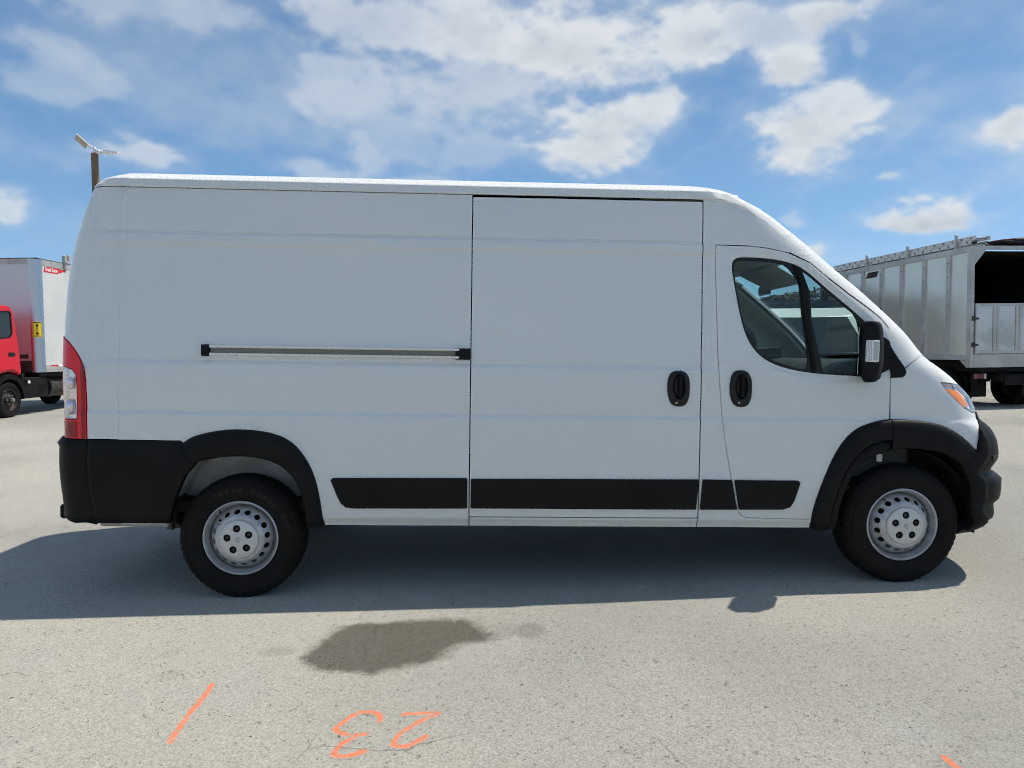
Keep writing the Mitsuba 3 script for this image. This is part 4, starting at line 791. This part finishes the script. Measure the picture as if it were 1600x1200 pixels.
sg = prism(Polygon([(.0, .0), (.06, .15), (.98, .15), (.92, .105), (.80, .095), (.74, .045), (.62, .035), (.58, .0)]), .004)
def on_side(m, y0, z0, x): v = np.array(m.vertices); m = m.copy(); m.vertices = np.stack([x + v[:, 2], y0 + v[:, 0], z0 + v[:, 1]], -1); return m
ks = b('sign', on_side(sg, D0 + RC + .05, Z1 - .315, -.004), 'sign_red', False, text='red maker sign with white lettering')
tx = meshkit.text_mesh('Great Dane', .075, .003, bold=True); tx.apply_scale([.50 / tx.extents[0], 1.15, 1]); b('lettering', on_side(tx, D0 + RC + .11, Z1 - .275, .0005), 'sign_white', False, parent=ks)
# warning sticker wrapped on the corner post
def on_post(poly, z0, lift):
    V, F = sheet(poly, .02, (), ()); a = -V[:, 0] / RC; r = RC + lift; return trimesh.Trimesh(np.stack([-RC + r * np.cos(a), D0 + RC + r * np.sin(a), z0 + V[:, 1]], -1), F[:, ::-1], process=False)
zs = 1.98
kst = b('warning_sticker', on_post(sbox(.085, 0, .30, .40), zs, .003), 'sign_yellow', False, text='yellow warning sticker with a black double arrow')
cx = .1925; ar = Polygon([(cx - .018, .11), (cx - .045, .11), (cx, .045), (cx + .045, .11), (cx + .018, .11), (cx + .018, .29), (cx + .045, .29), (cx, .355), (cx - .045, .29), (cx - .018, .29)]).difference(sbox(cx - .006, .13, cx + .006, .27))
b('arrow', on_post(ar, zs, .005), 'sign_black', False, parent=kst)
b('border', on_post(shapely.union_all([sbox(.093, .02, .292, .04), sbox(.093, .365, .292, .39)] + [sbox(x, z, x + .018, z + .022) for x in (.095, .273) for z in np.arange(.07, .34, .035)]), zs, .005), 'sign_black', False, parent=kst)
b('data_plate', bx(-RC - .30, -RC - .08, D0 - .004, D0 - .001, Z0 + .36, Z0 + .47), 'dark_steel', False)
b('roof_bracket', cat_([bx(-.03, .06, 19.50, 19.62, 3.86, 4.22, .01), bx(.0, .10, 19.60, 19.72, 4.10, 4.24, .005), bx(.0, .09, 19.48, 19.70, 4.02, 4.06)]), 'alu_frame')
# cab
def side_prism(poly, x0, x1, ch=0.):
    m = prism(poly, x1 - x0); v = np.array(m.vertices); m.vertices = np.stack([x0 + v[:, 2], v[:, 0], v[:, 1]], -1); return m
cabp = Polygon([(y_ + .2, z_) for y_, z_ in [(15.93, .62), (15.88, 1.45), (15.98, 1.7), (16.20, 2.52), (16.30, 2.64), (16.5, 2.70), (17.05, 2.72), (17.22, 2.69), (17.30, 2.58), (17.37, 2.2), (17.46, 1.7), (17.52, 1.1), (17.50, 1.06), (17.42, 1.02), (17.34, 1.08), (17.1, 1.12), (16.82, 1.08), (16.62, .9), (16.55, .62)]])
win = rnd(Polygon([(y_ + .2, z_) for y_, z_ in [(16.22, 1.86), (16.34, 2.50), (17.10, 2.58), (17.17, 2.54), (17.20, 2.05), (17.13, 1.96)]]), .03)
CW = 2.15
cab = side_prism(cabp, -CW + .05, -.05)
b('cab', cat_([cab, side_prism(cabp.buffer(-.03).difference(win), -.0505, -.02), side_prism(cabp.buffer(-.03).difference(win), -CW + .02, -CW + .0505)]), 'red_paint', 20)
dr_ = rnd(Polygon([(y_ + .2, z_) for y_, z_ in [(16.02, 1.10), (16.0, 1.6), (16.25, 2.56), (16.4, 2.625), (17.12, 2.645), (17.22, 2.60), (17.30, 2.1), (17.36, 1.3), (17.33, 1.16), (17.1, 1.18), (16.8, 1.14), (16.6, 1.0), (16.1, 1.0)]]), .02)
kd = b('door', side_prism(dr_.difference(win.buffer(.02)), -.0205, .0), 'red_paint', 20)
b('side_window', side_prism(win, -.048, -.012), 'dark_glass', False, parent=kd); b('window_trim', side_prism(win.buffer(.02).difference(win.buffer(-.012)), -.03, .004), 'matt_black', 20, parent=kd)
b('handle', side_prism(rnd(sbox(17.24, 1.49, 17.47, 1.585), .03), -.002, .012), 'gloss_black', 20, parent=kd)
b('windshield', hull([(x, y, z) for x in (-CW + .18, -.18) for y, z in ((16.165, 1.72), (16.385, 2.50), (16.2, 1.72), (16.42, 2.50))] + [(x, y - .012, z) for x in (-CW + .2, -.2) for y, z in ((16.165, 1.74), (16.385, 2.48))]), 'dark_glass', False)
b('front_bumper', bx(-CW, 0, 15.98, 16.18, .42, .66, .04), 'red_paint')
for x0 in (-CW + .12, -.48): b('headlight', bx(x0, x0 + .36, 16.04, 16.1, .82, 1.02, .02), 'lamp_white')
b('mirror', cat_([bx(.06, .12, 16.2, 16.34, 1.75, 2.25, .03), bx(-.04, .08, 16.25, 16.29, 2.2, 2.23)]), 'gloss_black')
fo = Polygon([(17.25 + r * math.cos(t), .46 + r * math.sin(t)) for r, ts in ((.60, np.linspace(-.05, np.pi + .05, 24)), (.48, np.linspace(np.pi + .05, -.05, 24))) for t in ts])
b('wheel_arch', side_prism(fo, -.42, .004), 'truck_black', 30); b('wheel_arch', side_prism(fo, -CW, -CW + .4), 'truck_black', 30); b('splash_guard', bx(-.36, -.04, 17.72, 17.86, .42, 1.06, .02), 'truck_black', 30)
def truck_wheel(f, x, y, sgn, R, wd=.24, parent='wheel', dark=True):
    t = tyre_mesh(.371, .362, 40); sc = R / .371; v = np.array(t.vertices) * [sc, wd / .22, sc]
    def put(vv): return np.stack([x + sgn * (-vv[:, 1]), y + vv[:, 0], vv[:, 2] + R * .976], -1)
    m = trimesh.Trimesh(put(v), t.faces if sgn > 0 else t.faces[:, ::-1], process=False); k = f('wheel', m, 'tyre_rubber', 32)
    rr = .60 * R
    d = lathe_y([(rr, .0), (rr * 1.02, -.01), (rr * .96, -.012), (rr * .92, .03), (rr * .86, .06), (rr * .70, .05), (rr * .55, .03), (rr * .5, -.01), (rr * .42, -.02), (rr * .3, -.03), (rr * .28, -.07), (rr * .1, -.075), (.001, -.075)], 40); f('rim', trimesh.Trimesh(put(np.array(d.vertices)), d.faces, process=False), 'dark_steel' if dark else 'wheel_silver', 30, parent=k)
    for i in range(6):
        a = i * math.pi / 3; n_ = lathe_y([(.018, .0), (.018, -.045), (.0005, -.05)], 6); n_.apply_translation([rr * .44 * math.cos(a), 0, rr * .44 * math.sin(a)]); f('lug_nut', trimesh.Trimesh(put(np.array(n_.vertices)), n_.faces, process=False), 'steel', 20, parent=k)
    h = lathe_y([(rr * .2, -.07), (rr * .18, -.11), (.001, -.115)], 20); f('hub', trimesh.Trimesh(put(np.array(h.vertices)), h.faces, process=False), 'steel', 30, parent=k)
truck_wheel(b, -.03, 17.25, 1, .44); truck_wheel(b, -CW + .03, 17.25, -1, .44)
for y in (22.3,): truck_wheel(b, -.05, y, 1, .45); truck_wheel(b, -W + .05, y, -1, .45)
b('chassis', cat_([bx(-1.65, -1.5, 16.3, D1, .72, .95), bx(-.75, -.6, 16.3, D1, .72, .95), bx(-W + .1, -.1, D0 + .1, D1 - .1, .96, 1.07), bx(-1.5, -.7, 16.4, 17.6, .5, .95)]), 'truck_black')
b('battery_box', bx(-.55, -.08, 17.92, 18.8, .42, .95, .03), 'truck_black'); b('side_lamp', bx(-.082, -.06, 18.0, 18.08, .80, .87, .005), 'lamp_white')
b('fuel_tank', tube([(-.34, 18.95, .66), (-.34, 19.7, .66)], .26, 24), 'dark_steel', 40)
b('rear_crossbar', bx(-W + .1, -.1, D1 - .2, D1, .5, .62), 'truck_black')

# aluminium chipper body truck on the right, its rear half towards the camera
DT = 'dump_truck'; label(DT, 'aluminium high sided dump truck with open rear parked to the right of the white van', 'truck')
d = adder(DT, frame(10.67, 16.5, math.radians(-6.2)))
TW, TL, ZB, ZT = 2.42, 6.6, 1.14, 3.78
ribs = [.784 + .866 * i for i in range(7)]
edges_ = [.14] + ribs
for i in range(len(edges_) - 1):
    d('side_panel', bx(.02, .035, edges_[i] + (.05 if i else 0), edges_[i + 1] - .06, ZB + .11, ZT - .13), 'alu_panel', False)
for y in ribs: d('rib', cat_([bx(-.012, .03, y - .07, y + .07, ZB + .10, ZT - .125), bx(-.016, -.012, y - .07, y - .058, ZB + .1, ZT - .125)]), 'alu_frame', False)
bolts = [bx(-.022, -.011, y - .012, y + .012, z, z + .022) for y in ribs for z in np.arange(1.42, 3.6, .34)]
kb = d('bolts', cat_(bolts), 'dark_steel', False); labels[kb] = {'kind': 'stuff'}
d('top_rail', cat_([bx(-.02, .06, .02, TL, ZT - .13, ZT), bx(TW - .06, TW + .02, .02, TL, ZT - .13, ZT), bx(.06, TW - .06, TL - .08, TL, ZT - .13, ZT)]), 'alu_frame', False)
d('bottom_rail', cat_([bx(-.02, .06, .14, TL, ZB, ZB + .108), bx(TW - .06, TW + .02, .14, TL, ZB, ZB + .108)]), 'alu_frame', False)
d('corner_post', cat_([bx(-.024, .05, .0, .14, .965, ZT + .004), hull([(x, y, z) for x in (-.02, .05) for y, z in ((.14, 1.13), (.14, .97), (.34, 1.13))])]), 'alu_frame', False); d('corner_post', bx(TW - .05, TW + .024, .0, .14, .965, ZT + .004), 'alu_frame', False)
d('rear_header', bx(.05, TW - .05, .0, .08, 3.70, ZT), 'alu_frame', False)
for s in (0, 1):
    g = prism(Polygon([(.05, 3.70), (.34, 3.70), (.05, 3.34)]), .03); v = np.array(g.vertices); g.vertices = np.stack([v[:, 0] if s == 0 else TW - v[:, 0], .004 + v[:, 2], v[:, 1]], -1); d('corner_gusset', g, 'alu_frame', False)
d('rear_sill', bx(.051, TW - .05, -.004, .12, .967, 1.272), 'alu_frame', False)
d('inner_wall', cat_([bx(.04, .055, .14, TL - .08, ZB + .1, ZT - .13), bx(TW - .055, TW - .04, .14, TL - .08, ZB + .1, ZT - .13), bx(.055, TW - .055, TL - .1, TL - .08, ZB + .1, ZT - .13), bx(.055, TW - .055, .14, TL - .1, ZB + .1, ZB + .13), bx(.06, TW - .06, .1, TL - .1, ZT - .14, ZT - .11)]), 'dirty_dark', False)  # one even near-black colour for the whole interior
d('far_side', bx(TW - .035, TW - .02, .14, TL, ZB + .11, ZT - .13), 'alu_panel', False); d('front_wall', bx(.03, TW - .03, TL - .02, TL - .005, ZB, ZT - .13), 'alu_panel', False)
gx = np.linspace(.075, TW - .075, 5)
kg = d('tailgate', cat_([bx(.075, TW - .075, -.03, .02, 2.395, 2.455), bx(.075, TW - .075, -.03, .02, 1.285, 1.35)] + [bx(max(.075, x - .03), min(TW - .075, x + .03), -.031, .02, 1.352, 2.393) for x in gx]), 'alu_frame', False)
for i in range(4):
    d('panel', bx(gx[i] + .035, gx[i + 1] - .035, -.008, .0, 1.352, 2.393), 'alu_gate', False, parent=kg)
    d('stiffener', bx(gx[i + 1] - .12, gx[i + 1] - .035, -.026, -.0085, 1.352, 2.393), 'dark_steel' if False else 'alu_frame', False, parent=kg)
for z in (1.49, 2.10): d('hinge', cat_([bx(.0, .05, -.05, -.005, z - .05, z + .06, .005), tube([(.03, -.03, z), (.14, -.035, z)], .022, 10)]), 'dark_steel', 30)
slots = [hull([(-.0, y + o + e, z) for z, o in ((3.44, .0), (3.60, -.10)) for e in (0, .017)] + [(.018, y + o + e, z) for z, o in ((3.44, .0), (3.60, -.10)) for e in (0, .022)]) for y in np.arange(3.62, 4.08, .062)]
for m in slots: m.apply_translation([.0, .03, 0])
for m in slots: d('vent_slot', m.apply_translation([.0165 - .0, 0, 0]) if False else m, 'matt_black', False)
for y in (.55, 2.3, 4.07): d('rack_post', bx(-.02, .03, y - .03, y + .03, ZT - .05, ZT + .33, .004), 'alu_frame', False)
for y in (.5, 2.25, 4.02, 5.8): d('rack_bar', bx(.03, TW, y - .025, y + .025, ZT + .002, ZT + .045), 'alu_frame', False)
d('hitch', cat_([bx(.74, 1.75, -.06, .3, .62, .80, .02), bx(.78, 1.7, -.10, -.05, .55, .76, .01), hull([(x, y, z) for x in (.74, 1.0) for y, z in ((-.06, .80), (.2, .80), (.2, .90))])]), 'truck_black')
for x in (.06, TW - .42):
    kl = d('tail_lamp', bx(x, x + .35, .015, .07, .69, .83, .01), 'truck_black')
    d('amber_lens', bx(x + .02, x + .11, .0, .016, .70, .82, .004), 'dim_amber', parent=kl); d('red_lens', bx(x + .115, x + .27, .0, .016, .70, .82, .004), 'dim_red', parent=kl); d('white_lens', bx(x + .275, x + .33, .0, .016, .70, .82, .004), 'lamp_grey', parent=kl)
d('mud_flap', bx(.35, .74, .42, .44, .25, .95), 'truck_black'); d('mud_flap', bx(TW - .74, TW - .2, .42, .44, .25, .95), 'truck_black')
d('chassis', cat_([bx(.3, TW - .3, .12, TL, .86, 1.135), bx(.55, .75, .3, 8.6, .62, .9), bx(TW - .75, TW - .55, .3, 8.6, .62, .9), bx(.06, .7, 2.0, 3.4, .5, .95, .03)]), 'truck_black')
for y, R_ in ((1.1, .48),):
    for x, s in ((.10, -1), (.41, -1), (TW - .10, 1), (TW - .41, 1)): truck_wheel(d, x, y, s, R_)
for x, s in ((.15, -1), (TW - .15, 1)): truck_wheel(d, x, 7.6, s, .48)
d('cab', cat_([side_prism(rnd(Polygon([(6.9, .8), (6.9, 2.3), (7.0, 2.55), (8.0, 2.55), (8.5, 1.75), (9.5, 1.6), (9.6, .7)]), .05), .2, TW - .2)]), 'box_white', 20)
d('air_line', tube([(-.03, 3.28 + .16 * t, 2.38 + .16 * math.sin(t * 3.1)) for t in np.linspace(0, 1, 12)] , .016, 8), 'matt_black', 40)

# extension ladder on its rack
LD = 'ladder'; label(LD, 'aluminium extension ladder lying on top of the dump truck', 'ladder')
l = adder(LD, frame(10.67, 16.5, math.radians(-6.2)))
def rail(x, z0, y0, y1): return cat_([bx(x, x + .008, y0, y1, z0, z0 + .085), bx(x - .014, x + .022, y0, y1, z0, z0 + .012), bx(x - .014, x + .022, y0, y1, z0 + .073, z0 + .085)])
for z0, y0, y1, xs in ((ZT + .05, .12, 6.3, (.05, .47)), (ZT + .15, .03, 5.9, (.075, .445))):
    for x in xs: l('rail', rail(x, z0, y0, y1), 'ladder_alu', False)
    for y in np.arange(y0 + .12, y1 - .05, .305): l('rung', tube([(xs[0] - .012, y, z0 + .042), (xs[1] + .012, y, z0 + .042)], .017, 8), 'steel', 40)
    for y in np.arange(y0 + .12, y1 - .05, .305): l('rung_end', cat_([bx(xs[0] - .017, xs[0] - .0125, y - .012, y + .012, z0 + .026, z0 + .060)]), 'matt_black', False)
for x in (.05, .44): l('foot', cat_([bx(x - .01, x + .04, -.03, .12, ZT + .06, ZT + .10, .01)]), 'matt_black', 30)
TP = 'tarp'; k = add(TP, (lambda: (lambda m: (m.apply_transform(frame(10.67, 16.5, math.radians(-6.2))), m)[1])(trimesh.Trimesh(*(lambda s: (s.vertices * [.75, .5, .11] * (1 + .35 * (meshkit.fbm(s.vertices * 2.2 + 4, 4)[:, None] - .5)) + [1.55, .45, ZT + .13], s.faces))(trimesh.creation.icosphere(4)))))(), mat('tarp_cloth', pr({'type': 'proc', **mikit.proc(lambda p, n, uv: mix((.02, .02, .024), (.20, .012, .02), smoothstep(.45, .6, fbm(p.x * 1.6 + 2, p.y * 1.6, p.z * 2.2, octaves=3))))}, .7)), 40)
label(TP, 'bundled dark red and black tarp on top of the dump truck', 'tarp')

# solar street light on a timber pole beyond the van's rear corner
SL = 'street_light'; label(SL, 'solar street light on a brown timber pole rising behind the van roof', 'street light')
sl = adder(SL, frame(-15.66, 27.2))
def wood_fn(p, n, uv): k = fbm(p.x * 9, p.y * 9, p.z * .8, octaves=4); return mix((.10, .066, .040), (.26, .19, .125), k)
mat('timber', pr(mikit.proc(wood_fn), .85, 0, .2))
ZP = 9.12
pole = tube([(0, 0, 0), (0, 0, 3), (0, 0, 6), (0, 0, ZP)], [.155, .145, .137, .128], 12); sl('pole', pole, 'timber', 50)
sl('bracket', cat_([tube([(0, 0, ZP - .1), (0, 0, ZP + .25)], .05, 10), tube([(-.35, -.05, ZP + .42), (0, 0, ZP + .18), (.18, -.02, ZP + .10), (.42, -.05, ZP + .05)], .035, 10), bx(.08, .22, -.08, .06, ZP - .02, ZP + .14, .02)]), 'sign_white', 40)
sl('lamp_head', cat_([hull([(.36, y, ZP + z) for y in (-.10, .06) for z in (.0, .10)] + [(.52, y, ZP + z) for y in (-.13, .09) for z in (-.01, .09)] + [(.92, y, ZP + z) for y in (-.08, .04) for z in (.0, .035)]), bx(.24, .33, -.10, .06, ZP - .01, ZP + .11, .02)]), 'sign_white', 30)
PC = np.array([-.45, -.05, ZP + .45]); ax1 = np.array([.36, -.45, .04]); ax1 = ax1 / np.linalg.norm(ax1); ax2 = np.array([.29, .205, -.32]); ax2 -= ax1 * (ax2 @ ax1); ax2 /= np.linalg.norm(ax2); ax3 = np.cross(ax1, ax2)
def slab(u0, u1, v0, v1, w0, w1): return hull([PC + ax1 * u + ax2 * v_ + ax3 * w for u in (u0, u1) for v_ in (v0, v1) for w in (w0, w1)])
sgn = 1 if ax3[2] > 0 else -1
ksp = sl('solar_panel', slab(-.30, .30, -.25, .25, -.02, .02), 'sign_white', False)
mat('panel_back', pr((.42, .37, .30), .6)); mat('solar_cell', pr((.02, .03, .07), .12, 0, .6))
for i in range(3): sl('backing', slab(-.28, .28, -.235 + .16 * i, -.085 + .16 * i, -.026 * sgn, -.0202 * sgn), 'panel_back', False, parent=ksp)
sl('cells', slab(-.28, .28, -.235, .235, .0202 * sgn, .024 * sgn), 'solar_cell', False, parent=ksp)

# seen through the cab windows: a white van nose on, and a loaded dumpster behind it
PV = 'parked_van'; label(PV, 'white van seen through the cab windows of the nearer white van', 'van')
q = adder(PV, frame(4.40, 11.6))
vprof = Polygon([(0, .45), (-.02, .95), (.10, 1.16), (.75, 1.33), (1.35, 2.05), (1.75, 2.22), (5.2, 2.26), (5.35, 2.1), (5.4, .5)])
PW = 1.98
q('body', cat_([side_prism(vprof.buffer(-.06).buffer(.05), .06, PW - .06), side_prism(vprof.buffer(-.12).buffer(.04), .0, PW)]), 'white_paint', 25)
q('windshield', hull([(x, y, z) for x, y, z in ((.16, .78, 1.385), (PW - .16, .78, 1.385), (.30, 1.29, 2.02), (PW - .30, 1.29, 2.02), (.16, .80, 1.37), (PW - .16, .80, 1.37), (.30, 1.31, 2.0), (PW - .30, 1.31, 2.0))]), 'dark_glass', False)
q('grille', bx(.45, PW - .45, -.05, 0, .72, .98, .01), 'matt_black'); q('bumper', bx(.06, PW - .06, -.10, .1, .38, .64, .04), 'black_plastic')
for x in (.10, PW - .40): q('headlight', bx(x, x + .30, -.035, .2, .86, 1.08, .03), 'lamp_white')
for s, x in ((-1, .04), (1, PW - .04)):
    q('side_window', side_prism(rnd(Polygon([(.85, 1.35), (1.38, 1.98), (2.2, 2.0), (2.2, 1.35)]), .03), x - .045, x + .045) if s else None, 'dark_glass', False); truck_wheel(q, x, .95, s, .35, .22, dark=False); truck_wheel(q, x, 4.3, s, .35, .22, dark=False)
    q('mirror', bx(x + (-.22 if s < 0 else .06), x + (-.06 if s < 0 else .22), .95, 1.08, 1.35, 1.65, .03), 'black_plastic')
DU = 'dumpster'; label(DU, 'dark open dumpster heaped with brush seen through the cab window', 'dumpster')
u = adder(DU, frame(6.4, 21.0))
mat('dump_blue', pr(speck((.03, .05, .085), (.05, .06, .07), 3), .6, .2)); mat('brush', pr(speck((.035, .035, .02), (.11, .09, .06), 5), .9))
u('bin', cat_([bx(0, 3.4, 0, .08, .25, 2.75), bx(0, .08, .08, 5, .25, 2.75), bx(3.32, 3.4, .08, 5, .25, 2.75), bx(.08, 3.32, 4.9, 5, .25, 2.75), bx(.08, 3.32, .08, 4.9, .25, .4)] + [bx(x, x + .1, -.06, 0, .25, 2.75) for x in np.arange(.0, 3.4, .55)] + [bx(-.05, 3.45, -.08, .1, 2.75, 2.87)]), 'dump_blue', False)
def heap():
    rs = np.random.default_rng(3); V, F = [], []; n = 2600
    for i in range(n):
        x, y = rs.uniform(.05, 3.35), rs.uniform(.1, 4.9); z = 2.4 + (.25 + .16 * x) * rs.random() + .15; L = rs.uniform(.12, .5); a = rs.uniform(0, 6.28); e = rs.uniform(-.4, .5); w = rs.uniform(.008, .04)
        dx = np.array([math.cos(a) * math.cos(e), math.sin(a) * math.cos(e), math.sin(e)]) * L / 2; sd = np.cross(dx, [0, 0, 1]); sd = sd / (np.linalg.norm(sd) + 1e-9) * w; c = np.array([x, y, z]); o = len(V)
        V += [c - dx - sd, c - dx + sd, c + dx + sd, c + dx - sd, c + [0, 0, w]]; F += [[o, o + 1, o + 4], [o + 1, o + 2, o + 4], [o + 2, o + 3, o + 4], [o + 3, o, o + 4]]
    return trimesh.Trimesh(np.array(V), F, process=False)
kh_ = u('brush_load', heap(), 'brush', False); labels[kh_] = {'kind': 'stuff'}
